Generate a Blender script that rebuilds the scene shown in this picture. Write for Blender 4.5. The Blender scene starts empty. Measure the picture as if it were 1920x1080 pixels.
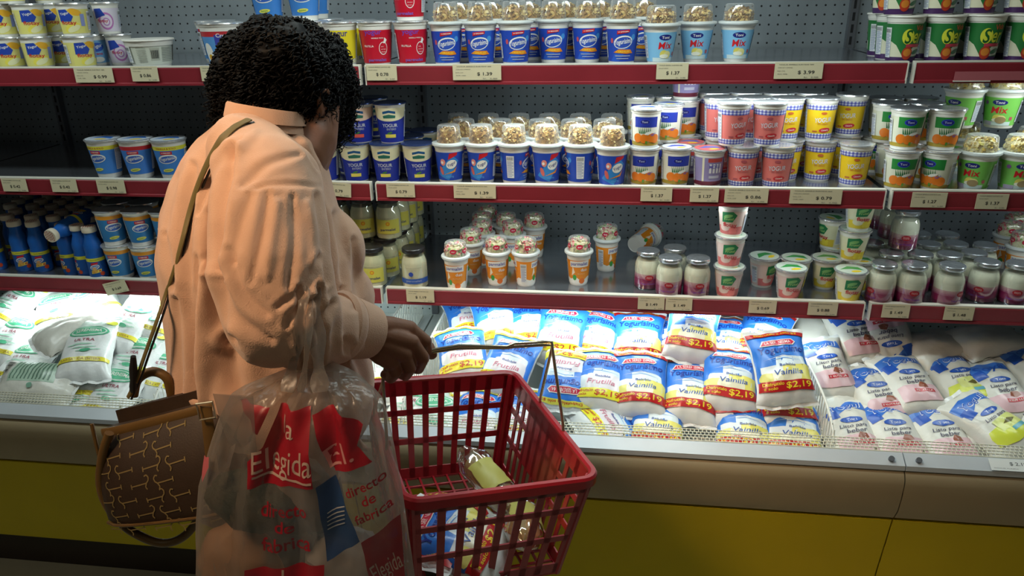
import bpy, bmesh, math, random
import numpy as np
from mathutils import Vector, Matrix, Euler, noise
from mathutils.bvhtree import BVHTree
random.seed(7)
PI = math.pi
SC = bpy.context.scene
COL = SC.collection
# ------------------------------------------------------------------ camera
F_PX, YAW, PITCH, ROLL = 1402.03, 0.1359, 0.3792, -0.0192
CAM = Vector((0.6007, -1.8183, 1.5428))
fw = Vector((-math.sin(YAW)*math.cos(PITCH), math.cos(YAW)*math.cos(PITCH), -math.sin(PITCH)))
rt = Vector((math.cos(YAW), math.sin(YAW), 0)); up = rt.cross(fw)
rt, up = rt*math.cos(ROLL)+up*math.sin(ROLL), up*math.cos(ROLL)-rt*math.sin(ROLL)
cam = bpy.data.cameras.new('camera'); co = bpy.data.objects.new('camera', cam); COL.objects.link(co)
cam.sensor_width = 36; cam.lens = F_PX*36/1920; cam.clip_start = .05
co.matrix_world = Matrix(((rt.x, up.x, -fw.x, CAM.x), (rt.y, up.y, -fw.y, CAM.y), (rt.z, up.z, -fw.z, CAM.z), (0, 0, 0, 1)))
SC.camera = co
def at(px, py, X=None, Y=None, Z=None):
    "point of the place seen at a pixel, on a plane of the place"
    d = rt*((px-960)/F_PX)-up*((py-540)/F_PX)+fw
    t = (X-CAM.x)/d.x if X is not None else (Y-CAM.y)/d.y if Y is not None else (Z-CAM.z)/d.z
    return CAM+d*t
def pr(p):
    d = Vector(p)-CAM; w = d.dot(fw)
    return 960+F_PX*d.dot(rt)/w, 540-F_PX*d.dot(up)/w
# ------------------------------------------------------------------ world, light, exposure
SC.view_settings.view_transform = 'Standard'; SC.view_settings.look = 'None'
SC.view_settings.gamma = 1; SC.view_settings.exposure = 0.0; SC.view_settings.use_curve_mapping = False
W = bpy.data.worlds.new('world'); SC.world = W; W.use_nodes = True
W.node_tree.nodes['Background'].inputs[0].default_value = (.75, .72, .62, 1)
W.node_tree.nodes['Background'].inputs[1].default_value = .026
def area(name, loc, size, power, color, target=None, rot=None):
    l = bpy.data.lights.new(name, 'AREA'); l.shape = 'RECTANGLE'; l.size, l.size_y = size; l.energy = power; l.color = color
    o = bpy.data.objects.new(name, l); COL.objects.link(o); o.location = loc
    if target is not None: o.rotation_euler = (Vector(target)-Vector(loc)).to_track_quat('-Z', 'Y').to_euler()
    elif rot: o.rotation_euler = rot
    o['kind'] = 'helper'
    return o
# fluorescent tubes of the case canopy (above the frame), strip lamps under shelves, warm ceiling lamps of the shop, an added fill at the left
COLD = (.86, 1.0, .97)
area('canopy_light_middle', (.48, -.40, 1.99), (1.15, .10), 9.8, COLD, target=(.50, -.02, .75))
area('canopy_light_side', (-1.0, -.42, 1.99), (.9, .10), 5, COLD, target=(-1.0, -.05, .6))
area('ceiling_light_warm', (-.75, -1.75, 2.75), (.4, .4), 2.3, (1, .67, .40), target=(.03, -.84, 1.36)).data.spread = math.radians(38)
area('ceiling_light_aisle', (1.4, -2.2, 2.8), (1.6, .5), 3.6, (1, .92, .72), target=(.8, -.5, .5))
area('fill_light_left', (-2.2, -2.4, 2.8), (1.2, .5), 4.0, (1, .92, .70), target=(-1.2, -.4, .3))  # unseen lamp added to brighten the left yellow and beige fronts
# ------------------------------------------------------------------ materials
def principled(name, col=(.8, .8, .8), rough=.5, metal=0, spec=.5, **kw):
    m = bpy.data.materials.new(name); m.use_nodes = True; b = m.node_tree.nodes['Principled BSDF']
    b.inputs['Base Color'].default_value = (*col, 1); b.inputs['Roughness'].default_value = rough
    b.inputs['Metallic'].default_value = metal; b.inputs['Specular IOR Level'].default_value = spec
    for k, v in kw.items(): b.inputs[k.replace('_', ' ')].default_value = v
    return m
def noisy(m, scale=30, amt=.15, bump=0.0, bscale=None, dist=.002, detail=4, stretch=None):
    "mottle the base colour a little and add a bump"
    nt = m.node_tree; b = nt.nodes['Principled BSDF']; N = nt.nodes.new; L = nt.links.new
    tc = N('ShaderNodeTexCoord'); mp = N('ShaderNodeMapping'); L(tc.outputs['Object'], mp.inputs[0])
    if stretch: mp.inputs['Scale'].default_value = stretch
    nz = N('ShaderNodeTexNoise'); nz.inputs['Scale'].default_value = scale; nz.inputs['Detail'].default_value = detail; L(mp.outputs[0], nz.inputs[0])
    c = b.inputs['Base Color'].default_value[:]
    if amt:
        mx = N('ShaderNodeMix'); mx.data_type = 'RGBA'; L(nz.outputs['Fac'], mx.inputs[0])
        mx.inputs[6].default_value = tuple(max(0, x*(1-amt)) for x in c[:3])+(1,); mx.inputs[7].default_value = tuple(min(1, x*(1+amt)) for x in c[:3])+(1,)
        L(mx.outputs[2], b.inputs['Base Color'])
    if bump:
        n2 = N('ShaderNodeTexNoise'); n2.inputs['Scale'].default_value = bscale or scale; n2.inputs['Detail'].default_value = 3; L(mp.outputs[0], n2.inputs[0])
        bp = N('ShaderNodeBump'); bp.inputs['Strength'].default_value = bump; bp.inputs['Distance'].default_value = dist
        L(n2.outputs['Fac'], bp.inputs['Height']); L(bp.outputs[0], b.inputs['Normal'])
    return m
def perforated(name, col, rough, metal, hole=(.004, .005, .007), pitch=.025, r=.0028, bump=0):
    m = principled(name, col, rough, metal); nt = m.node_tree; b = nt.nodes['Principled BSDF']; N = nt.nodes.new; L = nt.links.new
    tc = N('ShaderNodeTexCoord'); sx = N('ShaderNodeSeparateXYZ'); L(tc.outputs['Object'], sx.inputs[0])
    def mth(op, a, b_=None, c=None):
        n = N('ShaderNodeMath'); n.operation = op
        for i, v in enumerate((a, b_, c)):
            if v is None: continue
            if isinstance(v, (int, float)): n.inputs[i].default_value = v
            else: L(v, n.inputs[i])
        return n.outputs[0]
    u = mth('SUBTRACT', mth('FRACT', mth('DIVIDE', sx.outputs[0], pitch)), .5); v = mth('SUBTRACT', mth('FRACT', mth('DIVIDE', sx.outputs[2], pitch)), .5)
    d = mth('SQRT', mth('ADD', mth('MULTIPLY', u, u), mth('MULTIPLY', v, v))); k = mth('LESS_THAN', d, r/pitch)
    nz = N('ShaderNodeTexNoise'); nz.inputs['Scale'].default_value = 6; nz.inputs['Detail'].default_value = 5
    mp = N('ShaderNodeMapping'); mp.inputs['Scale'].default_value = (1, 1, .45); L(tc.outputs['Object'], mp.inputs[0]); L(mp.outputs[0], nz.inputs[0])
    m0 = N('ShaderNodeMix'); m0.data_type = 'RGBA'; L(nz.outputs['Fac'], m0.inputs[0]); m0.inputs[6].default_value = tuple(x*.55 for x in col)+(1,); m0.inputs[7].default_value = tuple(x*1.5 for x in col)+(1,)
    mx = N('ShaderNodeMix'); mx.data_type = 'RGBA'; L(k, mx.inputs[0]); L(m0.outputs[2], mx.inputs[6]); mx.inputs[7].default_value = (*hole, 1); L(mx.outputs[2], b.inputs['Base Color'])
    mm = mth('MULTIPLY', mth('SUBTRACT', 1.0, k), metal); L(mm, b.inputs['Metallic'])
    rr = mth('ADD', mth('MULTIPLY', nz.outputs['Fac'], .25), rough-.1); L(rr, b.inputs['Roughness'])
    return m
def clear(name, tint=(1, 1, 1), gloss=.12, rough=.04, fac=.06, haze=0):
    m = bpy.data.materials.new(name); m.use_nodes = True; nt = m.node_tree; nt.nodes.clear(); N = nt.nodes.new; L = nt.links.new
    o = N('ShaderNodeOutputMaterial'); t = N('ShaderNodeBsdfTransparent'); t.inputs[0].default_value = (*tint, 1)
    g = N('ShaderNodeBsdfGlossy'); g.inputs['Roughness'].default_value = rough; g.inputs[0].default_value = (1, 1, 1, 1)
    lw = N('ShaderNodeLayerWeight'); lw.inputs[0].default_value = .25
    ma = N('ShaderNodeMath'); ma.operation = 'MULTIPLY_ADD'; ma.inputs[1].default_value = gloss*3; ma.inputs[2].default_value = fac; L(lw.outputs['Facing'], ma.inputs[0])
    mx = N('ShaderNodeMixShader'); L(ma.outputs[0], mx.inputs[0]); L(t.outputs[0], mx.inputs[1]); L(g.outputs[0], mx.inputs[2])
    if haze:
        df = N('ShaderNodeBsdfDiffuse'); df.inputs[0].default_value = (.8, .82, .82, 1); mh = N('ShaderNodeMixShader'); mf = N('ShaderNodeMath'); mf.operation = 'MULTIPLY_ADD'; mf.inputs[1].default_value = haze*4; mf.inputs[2].default_value = haze*.5; L(lw.outputs['Facing'], mf.inputs[0]); L(mf.outputs[0], mh.inputs[0]); L(mx.outputs[0], mh.inputs[1]); L(df.outputs[0], mh.inputs[2]); mx = mh
    L(mx.outputs[0], o.inputs[0])
    return m
def printed(name, rough=.4, spec=.5, coat=0):
    m = principled(name, rough=rough, spec=spec); nt = m.node_tree; a = nt.nodes.new('ShaderNodeAttribute'); a.attribute_name = 'ink'
    nt.links.new(a.outputs['Color'], nt.nodes['Principled BSDF'].inputs['Base Color']); m.node_tree.nodes['Principled BSDF'].inputs['Coat Weight'].default_value = coat
    return m
M = dict(
    print=printed('printed_sleeve'), film=printed('printed_film', .28, .6), paper=printed('printed_paper', .8, .2),
    cup=principled('white_cup_plastic', (.78, .76, .70), .35), cream=principled('cream_cup_plastic', (.74, .66, .52), .4),
    foil=noisy(principled('foil_lid', (.80, .82, .86), .25, .75), 60, .12, .5, 90, .001), clear=clear('clear_plastic', (.97, .97, .97), .12, .12, .05, .11), glass=clear('jar_glass', (.93, .97, .95), .16, .03, .08),
    rail=noisy(principled('red_rail_plastic', (.235, .022, .032), .32), 9, .22), lip=principled('cream_rail_edge', (.72, .70, .62), .4),
    deck=noisy(principled('brushed_steel', (.34, .36, .40), .20, .85), 5, .25, .15, 25, .001, stretch=(1, 6, 1)),
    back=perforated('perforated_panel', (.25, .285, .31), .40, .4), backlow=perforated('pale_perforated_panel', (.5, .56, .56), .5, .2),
    upright=principled('upright_steel', (.16, .17, .19), .4, .6), slot=principled('slot_dark', (.004, .004, .005), .8), bracket=principled('bracket_steel', (.42, .44, .45), .4, .5),
    bin=noisy(principled('white_enamel', (.72, .76, .74), .35), 7, .08), rim=noisy(principled('grey_rim', (.52, .56, .60), .35, .1), 12, .1),
    beige=noisy(principled('beige_bumper', (.33, .26, .155), .42, 0, .35), 14, .08, .06, 300, .001), yellow=noisy(principled('yellow_panel', (.56, .43, .004), .5, 0, .2), 10, .07),
    black=principled('black_gap', (.006, .006, .006), .6), kick=principled('kick_plate', (.035, .022, .015), .6), floor=noisy(principled('floor_tile', (.55, .52, .40), .35), 4, .15),
    wire=principled('white_wire', (.74, .74, .68), .4), grille=principled('cream_grille', (.62, .60, .47), .5), wall=principled('wall_paint', (.35, .34, .30), .8),
    cereal=None, dark=principled('dark_lid', (.03, .028, .03), .3, .3), navy=principled('navy_foil', (.045, .075, .22), .25, .5), white=principled('white_film', (.80, .81, .78), .3, 0, .6),
    silver=noisy(principled('silver_foil_cap', (.62, .65, .70), .2, .85), 80, .2, .6, 70, .001), red=noisy(principled('red_basket_plastic', (.34, .009, .018), .33, 0, .5), 25, .18),
    brass=principled('worn_chrome', (.62, .56, .42), .25, .9), skin=noisy(principled('skin_brown', (.20, .085, .045), .5), 35, .18, .25, 260, .001),
    hair=principled('black_hair', (.0018, .0018, .0022), .6, 0, .14), shirt=None, tan=noisy(principled('tan_leather', (.15, .08, .02), .45), 30, .2, .15, 200, .001),
    canvas=noisy(principled('brown_canvas', (.036, .018, .008), .6), 60, .25, .25, 400, .001), cord=principled('olive_strap', (.14, .11, .035), .6), blue=principled('blue_bottle_plastic', (.015, .11, .42), .3),
)
M['shirt'] = noisy(principled('peach_linen', (.62, .39, .275), .9, 0, .1), 16, .16, .55, 520, .0014)
M['shirt'].node_tree.nodes['Principled BSDF'].inputs['Sheen Weight'].default_value = .25
# ------------------------------------------------------------------ helpers
def tag(o, label=None, cat=None, group=None, kind=None):
    for k, v in (('label', label), ('category', cat), ('group', group), ('kind', kind)):
        if v: o[k] = v
    return o
def link(name, me, parent=None, mat=None, smooth=True):
    o = bpy.data.objects.new(name, me); COL.objects.link(o)
    if mat and not me.materials: me.materials.append(mat)
    if parent is not None: o.parent = parent
    return o
def empty(name, loc=(0, 0, 0), rot=(0, 0, 0)):
    o = bpy.data.objects.new(name, None); COL.objects.link(o); o.location = loc; o.rotation_euler = rot; o.empty_display_size = .02; return o
class MB:
    "collects shapes for ONE mesh"
    def __init__(s): s.v = []; s.f = []; s.c = []
    def add(s, v, f, c=None):
        n = len(s.v); s.v += [tuple(p) for p in v]; s.f += [tuple(i+n for i in q) for q in f]; s.c += [c]*len(f); return s
    def box(s, a, b, c=None, mat=None):
        x0, y0, z0 = a; x1, y1, z1 = b
        v = [(x0, y0, z0), (x1, y0, z0), (x1, y1, z0), (x0, y1, z0), (x0, y0, z1), (x1, y0, z1), (x1, y1, z1), (x0, y1, z1)]
        if mat: v = [mat @ Vector(p) for p in v]
        return s.add(v, [(3, 2, 1, 0), (4, 5, 6, 7), (0, 1, 5, 4), (1, 2, 6, 5), (2, 3, 7, 6), (3, 0, 4, 7)], c)
    def lathe(s, prof, seg=32, c=None, cap=True):
        v = []; f = []
        for r, z in prof:
            for i in range(seg): a = 2*PI*i/seg; v.append((r*math.cos(a), r*math.sin(a), z))
        for j in range(len(prof)-1):
            for i in range(seg):
                k = (i+1) % seg; f.append((j*seg+i, j*seg+k, (j+1)*seg+k, (j+1)*seg+i))
        if cap:
            if prof[0][0] > 1e-5: f.append(tuple(range(seg-1, -1, -1)))
            if prof[-1][0] > 1e-5: f.append(tuple((len(prof)-1)*seg+i for i in range(seg)))
        return s.add(v, f, c)
    def tube(s, pts, r, seg=8, c=None, closed=False, flat=None):
        pts = [Vector(p) for p in pts]; n = len(pts); v = []; f = []
        nrm = None
        for i, p in enumerate(pts):
            t = (pts[(i+1) % n]-pts[i-1]) if (closed or 0 < i < n-1) else (pts[1]-p if i == 0 else p-pts[-2])
            t.normalize()
            if nrm is None: nrm = t.orthogonal().normalized() if flat is None else (Vector(flat)-t*Vector(flat).dot(t)).normalized()
            elif flat is not None: nrm = (Vector(flat)-t*Vector(flat).dot(t)).normalized()
            nrm = (nrm-t*nrm.dot(t)).normalized(); b = t.cross(nrm)
            rr = r[i] if isinstance(r, (list, tuple)) else r
            ra, rb = rr if isinstance(rr, (list, tuple)) else (rr, rr)
            for k in range(seg): a = 2*PI*k/seg; v.append(p+nrm*math.cos(a)*ra+b*math.sin(a)*rb)
        for i in range(n if closed else n-1):
            for k in range(seg):
                q = (k+1) % seg; j = (i+1) % n; f.append((i*seg+k, i*seg+q, j*seg+q, j*seg+k))
        if not closed: f += [tuple(range(seg-1, -1, -1)), tuple((n-1)*seg+k for k in range(seg))]
        return s.add(v, f, c)
    def loft(s, rings, c=None, cap=True):
        n = len(rings[0]); v = [p for R in rings for p in R]; f = []
        for j in range(len(rings)-1):
            for i in range(n): k = (i+1) % n; f.append((j*n+i, j*n+k, (j+1)*n+k, (j+1)*n+i))
        if cap: f += [tuple(range(n-1, -1, -1)), tuple((len(rings)-1)*n+i for i in range(n))]
        return s.add(v, f, c)
    def sphere(s, p, r, seg=12, ring=8, c=None, sc=(1, 1, 1)):
        v = []; f = []; p = Vector(p)
        for j in range(ring+1):
            t = PI*j/ring
            for i in range(seg): a = 2*PI*i/seg; v.append(p+Vector((r*math.sin(t)*math.cos(a)*sc[0], r*math.sin(t)*math.sin(a)*sc[1], r*math.cos(t)*sc[2])))
        for j in range(ring):
            for i in range(seg): k = (i+1) % seg; f.append((j*seg+i, (j+1)*seg+i, (j+1)*seg+k, j*seg+k))
        return s.add(v, f, c)
    def mesh(s, name, mat=None, smooth=True, sharp=35):
        me = bpy.data.meshes.new(name); me.from_pydata(s.v, [], s.f); me.update()
        if any(c is not None for c in s.c):
            at_ = me.color_attributes.new('ink', 'FLOAT_COLOR', 'CORNER'); buf = np.ones((len(me.loops), 4), np.float32); i = 0
            for p in me.polygons:
                c = s.c[p.index] or (.8, .8, .8); buf[p.loop_start:p.loop_start+p.loop_total, :3] = c
            at_.data.foreach_set('color', buf.ravel())
        if mat: me.materials.append(mat)
        if smooth:
            me.polygons.foreach_set('use_smooth', [True]*len(me.polygons))
            try: me.set_sharp_from_angle(angle=math.radians(sharp))
            except Exception: pass
        return me
    def build(s, name, mat=None, parent=None, smooth=True, sharp=35):
        return link(name, s.mesh(name, mat, smooth, sharp), parent)
def bez(pts, n=8):
    "Catmull-Rom through pts"
    P = [Vector(p) for p in pts]; P = [P[0]*2-P[1]]+P+[P[-1]*2-P[-2]]; out = []
    for i in range(1, len(P)-2):
        for k in range(n):
            t = k/n; a, b, c, d = P[i-1:i+3]
            out.append(.5*((2*b)+(c-a)*t+(2*a-5*b+4*c-d)*t*t+(3*b-a-3*c+d)*t**3))
    out.append(P[-2]); return out
# ---- printing: flat shapes in label coordinates, cut into strips and laid on a surface
_tc = {}
def text2d(body, bold=0.0, res=3):
    bold = min(bold, .014); k = (body, bold, res)
    if k not in _tc:
        c = bpy.data.curves.new('t', 'FONT'); c.body = body; c.resolution_u = res; c.offset = bold; c.fill_mode = 'FRONT'
        o = bpy.data.objects.new('t', c); COL.objects.link(o)
        me = bpy.data.meshes.new_from_object(o, depsgraph=bpy.context.evaluated_depsgraph_get())
        v = [(p.co.x, p.co.y) for p in me.vertices]; f = [tuple(p.vertices) for p in me.polygons]
        bpy.data.objects.remove(o); bpy.data.curves.remove(c); bpy.data.meshes.remove(me)
        xs = [p[0] for p in v] or [0]; ys = [p[1] for p in v] or [0]
        _tc[k] = (v, f, min(xs), max(xs), min(ys), max(ys))
    return _tc[k]
class Art:
    def __init__(s): s.items = []; s.lay = 0; s.hold = False
    def nl(s): s.lay += 0 if s.hold else 1; return s.lay
    def flat(s, on=True): s.hold = on; s.lay += 1; return s      # pieces side by side share one layer of ink
    def poly(s, pts, col): s.items.append(([(float(a), float(b)) for a, b in pts], [tuple(range(len(pts)))], col, s.nl())); return s
    def rect(s, x0, y0, x1, y1, col): return s.poly([(x0, y0), (x1, y0), (x1, y1), (x0, y1)], col)
    def ell(s, cx, cy, rx, ry, col, rot=0, n=20):
        c, d = math.cos(rot), math.sin(rot)
        return s.poly([(cx+rx*math.cos(t)*c-ry*math.sin(t)*d, cy+rx*math.cos(t)*d+ry*math.sin(t)*c) for t in (2*PI*i/n for i in range(n))], col)
    def text(s, body, cx, cy, w, h, col, rot=0, shear=0, bold=.02, arc=0):
        v, f, x0, x1, y0, y1 = text2d(body, bold); sx = w/max(1e-6, x1-x0); sy = h/max(1e-6, y1-y0); c, d = math.cos(rot), math.sin(rot); out = []
        for x, y in v:
            a = (x-(x0+x1)/2)*sx; b = (y-(y0+y1)/2)*sy; a += b*shear; b += arc*(1-(2*a/w)**2)
            out.append((cx+a*c-b*d, cy+a*d+b*c))
        s.items.append((out, f, col, s.nl())); return s
    def line(s, x0, y0, x1, y1, w, col):
        d = Vector((x1-x0, y1-y0)).normalized()*w/2
        return s.poly([(x0+d.y, y0-d.x), (x1+d.y, y1-d.x), (x1-d.y, y1+d.x), (x0-d.y, y0+d.x)], col)
    def wrap(s, F, gu, gv=None, name='print', mat=None, base=.0003, step=.00009):
        "lay the art on the surface F(u, v, height)"
        mb = MB()
        for v, f, col, L_ in s.items:
            bm = bmesh.new(); vs = [bm.verts.new((x, y, 0)) for x, y in v]
            for q in f:
                try: bm.faces.new([vs[i] for i in q])
                except ValueError: pass
            bmesh.ops.triangulate(bm, faces=[q for q in bm.faces if len(q.verts) > 4], ngon_method='EAR_CLIP')
            xs = [p[0] for p in v]; ys = [p[1] for p in v]
            for ax, lo, hi, g in ((0, min(xs), max(xs), gu), (1, min(ys), max(ys), gv)):
                if not g: continue
                k = math.ceil(lo/g+1e-6)
                while k*g < hi-1e-6:
                    co_ = [0, 0, 0]; no = [0, 0, 0]; co_[ax] = k*g; no[ax] = 1
                    bmesh.ops.bisect_plane(bm, geom=bm.verts[:]+bm.edges[:]+bm.faces[:], plane_co=co_, plane_no=no, dist=1e-7); k += 1
            bmesh.ops.triangulate(bm, faces=[q for q in bm.faces if len(q.verts) > 4])
            h = base+step*L_; bm.verts.index_update()
            mb.add([F(p.co.x, p.co.y, h) for p in bm.verts], [[p.index for p in (q.verts if q.normal.z > 0 else reversed(q.verts))] for q in bm.faces], col)
            bm.free()
        return mb.mesh(name, mat or M['print'], True, 60)
# a few inks (linear)
WH = (.80, .79, .74); NAVY = (.012, .02, .20); BLUE = (.015, .06, .42); SKY = (.10, .36, .74); RED = (.50, .008, .02); YEL = (.80, .58, .02); ORG = (.78, .16, .015)
GRN = (.02, .22, .05); LGRN = (.25, .62, .10); PINK = (.72, .20, .24); BLK = (.02, .02, .02); CRM = (.72, .64, .40); VIO = (.18, .05, .24); GREY = (.40, .41, .42)
# ================================================================== the setting
def struct(name, mb, mat, smooth=False): o = mb.build(name, mat, smooth=smooth); o['kind'] = 'structure'; return o
struct('floor', MB().box((-4.5, -5, -.1), (5, .75, 0)), M['floor'])
struct('wall_back', MB().box((-4.5, .70, 0), (5, .80, 3.0)), M['wall'])
struct('ceiling', MB().box((-4.5, -5, 3.0), (5, .80, 3.1)), M['wall'])
# ================================================================== refrigerated case, one cabinet per bay
ZL = {'top': 1.382, 'middle': 1.093, 'bottom': .80}          # upper edge of each red rail
YF = {'top': 0.0, 'middle': .003, 'bottom': .015}
YB = .53
def bay_name(i): return {-2: 'outermost left', -1: 'left', 0: 'middle', 1: 'right'}[i]
for i in (-2, -1, 0, 1):
    x0 = i*1.25; x1 = x0+1.25; e = .0012
    t = empty('refrigerated_case', (x0, 0, 0)); tag(t, 'open dairy case cabinet with beige bumper and yellow front, %s bay' % bay_name(i), 'fridge case', 'open dairy case cabinets')
    def B(name, mb, mat, smooth=False, p=t): return mb.build(name, mat, p, smooth)
    w = 1.25
    B('rear_panel', MB().box((.0, YB, .60), (w, YB+.012, 2.05)), M['back'])
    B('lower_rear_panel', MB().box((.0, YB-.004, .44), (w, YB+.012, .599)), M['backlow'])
    # slotted uprights at the joints
    u = MB().box((.0003, YB-.022, .5), (.022, YB-.001, 2.05)); s = MB(); z = .55
    while z < 2.0: s.box((.0075, YB-.0226, z), (.0145, YB-.0219, z+.022)); z += .032
    uo = B('upright', u, M['upright']); B('slots', s, M['slot'], p=uo)
    # display deck of white panels with joints
    d = MB(); n = 4
    for k in range(n): d.box((w*k/n+.003, -.335, .470), (w*(k+1)/n-.003, YB-.005, .490))
    B('display_deck', d, M['bin']); B('deck_underside', MB().box((.001, -.335, .455), (w-.001, YB-.005, .469)), M['black'])
    # rim: grey folded sheet, bumper, gap, yellow panel, kick plate
    r = MB().loft([[(x, y, z) for y, z in ((-.338, .480), (-.338, .589), (-.344, .592), (-.372, .577), (-.3735, .566), (-.366, .564), (-.345, .575), (-.345, .480))] for x in (e, w-e)])
    ro = B('rim', r, M['rim'])
    if i == 0: B('bolt', MB().tube([(1.222, -.360, .584), (1.222, -.364, .590)], .006, 12), M['upright'], p=ro)
    if i == 1: B('bolt', MB().tube([(.028, -.360, .584), (.028, -.364, .590)], .006, 12), M['upright'], p=ro)
    g = MB(); y = -.334; rows = [(-.3385, .591), (-.330, .5935), (-.3215, .5955), (-.313, .5975), (-.3045, .599)]
    for yy, zz in rows: g.box((e, yy-.0009, zz-.0009), (w-e, yy+.0009, zz+.0009))
    k = 0; xx = .004
    while xx < w-.004:
        for a, b in zip(rows[:-1], rows[1:]):
            o = .0045 if rows.index(a) % 2 else 0
            g.add([(xx+o-.0008, a[0], a[1]+.0008), (xx+o+.0008, a[0], a[1]+.0008), (xx+o+.0008, b[0], b[1]+.0008), (xx+o-.0008, b[0], b[1]+.0008)], [(0, 1, 2, 3)])
        xx += .009
    for xx in (.05, .35, .65, .95, 1.2): g.box((xx-.002, -.330, .49), (xx+.002, -.326, .594))
    B('air_grille', g, M['grille'])
    prof = [(-.366, .5635), (-.374, .558), (-.381, .548), (-.384, .535), (-.383, .50), (-.378, .463), (-.3655, .436), (-.34, .436), (-.34, .5635)]
    B('bumper', MB().loft([[(x, y, z) for y, z in prof] for x in (e, w-e)]), M['beige'], True)
    B('gap_strip', MB().box((0, -.345, .415), (w, -.33, .436)), M['black'])
    B('front_panel', MB().loft([[(x, y, z) for y, z in ((-.362, .4265), (-.318, .143), (-.306, .143), (-.35, .4265))] for x in (e*1.5, w-e*1.5)]), M['yellow'])
    B('kick_plate', MB().box((0, -.262, .0), (w, -.25, .425)), M['kick'])
    B('canopy', MB().box((0, -.42, 2.06), (w, YB+.01, 2.2)), M['bin'])
# ------------------------------------------------------------------ shelves (bay by bay, lift-off)
for i in (-2, -1, 0, 1):
    for lv in ('top', 'middle', 'bottom'):
        z = ZL[lv]; yf = YF[lv]; x0 = i*1.25+.006; w = 1.238
        t = empty('shelf', (x0, yf, z)); tag(t, 'steel display shelf with red price rail, %s level of the %s bay' % (lv, bay_name(i)), 'shelf', 'steel shelves of the case')
        MB().box((0, .004, -.026), (w, YB-.026-yf, -.008)).build('deck', M['deck'], t, False)
        r = MB().loft([[(x, y, q) for y, q in ((-.010, -.0035), (-.0125, -.006), (-.0105, -.040), (-.0135, -.0415), (-.0135, -.047), (0, -.047), (.003, -.0035))] for x in (.003, w-.003)])
        ro = r.build('price_rail', M['rail'], t, False)
        MB().box((0, -.0115, -.0034), (w, .0035, .0)).box((0, -.0135, -.0475), (.0028, .003, -.0034)).box((w-.0028, -.0135, -.0475), (w, .003, -.0034)).build('rail_edge', M['lip'], ro, False)
        for xb in (.010, w-.013):
            MB().loft([[(xx, y, q) for y, q in ((.02, -.027), (YB-.024-yf, -.027), (YB-.024-yf, -.105), (YB-.05-yf, -.105), (YB-.14-yf, -.055), (.02, -.04))] for xx in (xb, xb+.003)]).build('bracket', M['bracket'], t, False)
# strip lamps: real battens under some shelves
def batten(x0, x1, y, z, power, label, col=COLD):
    t = empty('strip_lamp', ((x0+x1)/2, y, z)); tag(t, label, 'lamp', 'strip lamps under the shelves'); h = (x1-x0)/2
    MB().box((-h, -.014, 0), (h, .014, .012)).build('housing', M['bin'], t, False)
    m = principled('lamp_tube', (.9, .9, .9)); b = m.node_tree.nodes['Principled BSDF']; b.inputs['Emission Color'].default_value = (*col, 1); b.inputs['Emission Strength'].default_value = 4
    MB().tube([(-h+.02, 0, -.007), (h-.02, 0, -.007)], .006, 10).build('tube', m, t)
    l = area('lamp_light', ((x0+x1)/2, y, z-.016), (h*2-.06, .02), power, col, rot=(0, 0, 0)); return t
batten(-1.20, -.05, .045, .752, 3.6, 'slim white strip lamp under the bottom shelf above the green-print milk bags')
batten(.06, 1.19, .045, .752, 2.0, 'slim white strip lamp under the bottom shelf above the blue-print yogurt bags')
batten(.25, 1.20, .022, 1.350, 2.2, 'slim white strip lamp under the top shelf above the fruit yogurt cups')
batten(1.45, 2.3, .022, 1.350, 1.6, 'slim white strip lamp under the top shelf above the green cereal cups')
batten(.10, 1.18, .026, 1.060, 1.1, 'slim white strip lamp under the middle shelf above the candy dome cups')
batten(1.32, 2.3, .026, 1.060, .7, 'slim white strip lamp under the middle shelf above the berry jars')
# ------------------------------------------------------------------ wire dividers in the well
def divider(x, label, hole=.02):
    t = empty('wire_divider', (x, 0, 0)); tag(t, label, 'divider', 'wire dividers of the bag well')
    top = [(0, .50, .641), (0, .24, .641), (0, .05, .640), (0, -.10, .638), (0, -.20, .630), (0, -.27, .608), (0, -.303, .575), (0, -.31, .53), (0, -.31, .494)]
    path = bez(top, 8); MB().tube(path, .003, 8).tube([(0, -.31, .496), (0, .50, .496)], .0028, 8).build('frame', M['wire'], t)
    w = MB(); y = -.29
    while y < .5:
        zt = max((p.z for p in path if abs(p.y-y) < .02), default=.6); w.tube([(.0, y, .496), (.0, y, zt)], .0014, 6); y += .019
    w.build('wires', M['wire'], t); return t
divider(1.12, 'white wire divider between the blue-print yogurt bags and the soy drink bags')
divider(.115, 'white wire divider beside the yogurt bags, behind the brass basket handle')
divider(-.03, 'white wire divider at the empty slot beside the shirt sleeve')
divider(-.53, 'white wire divider standing among the green-print milk bags')
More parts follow.
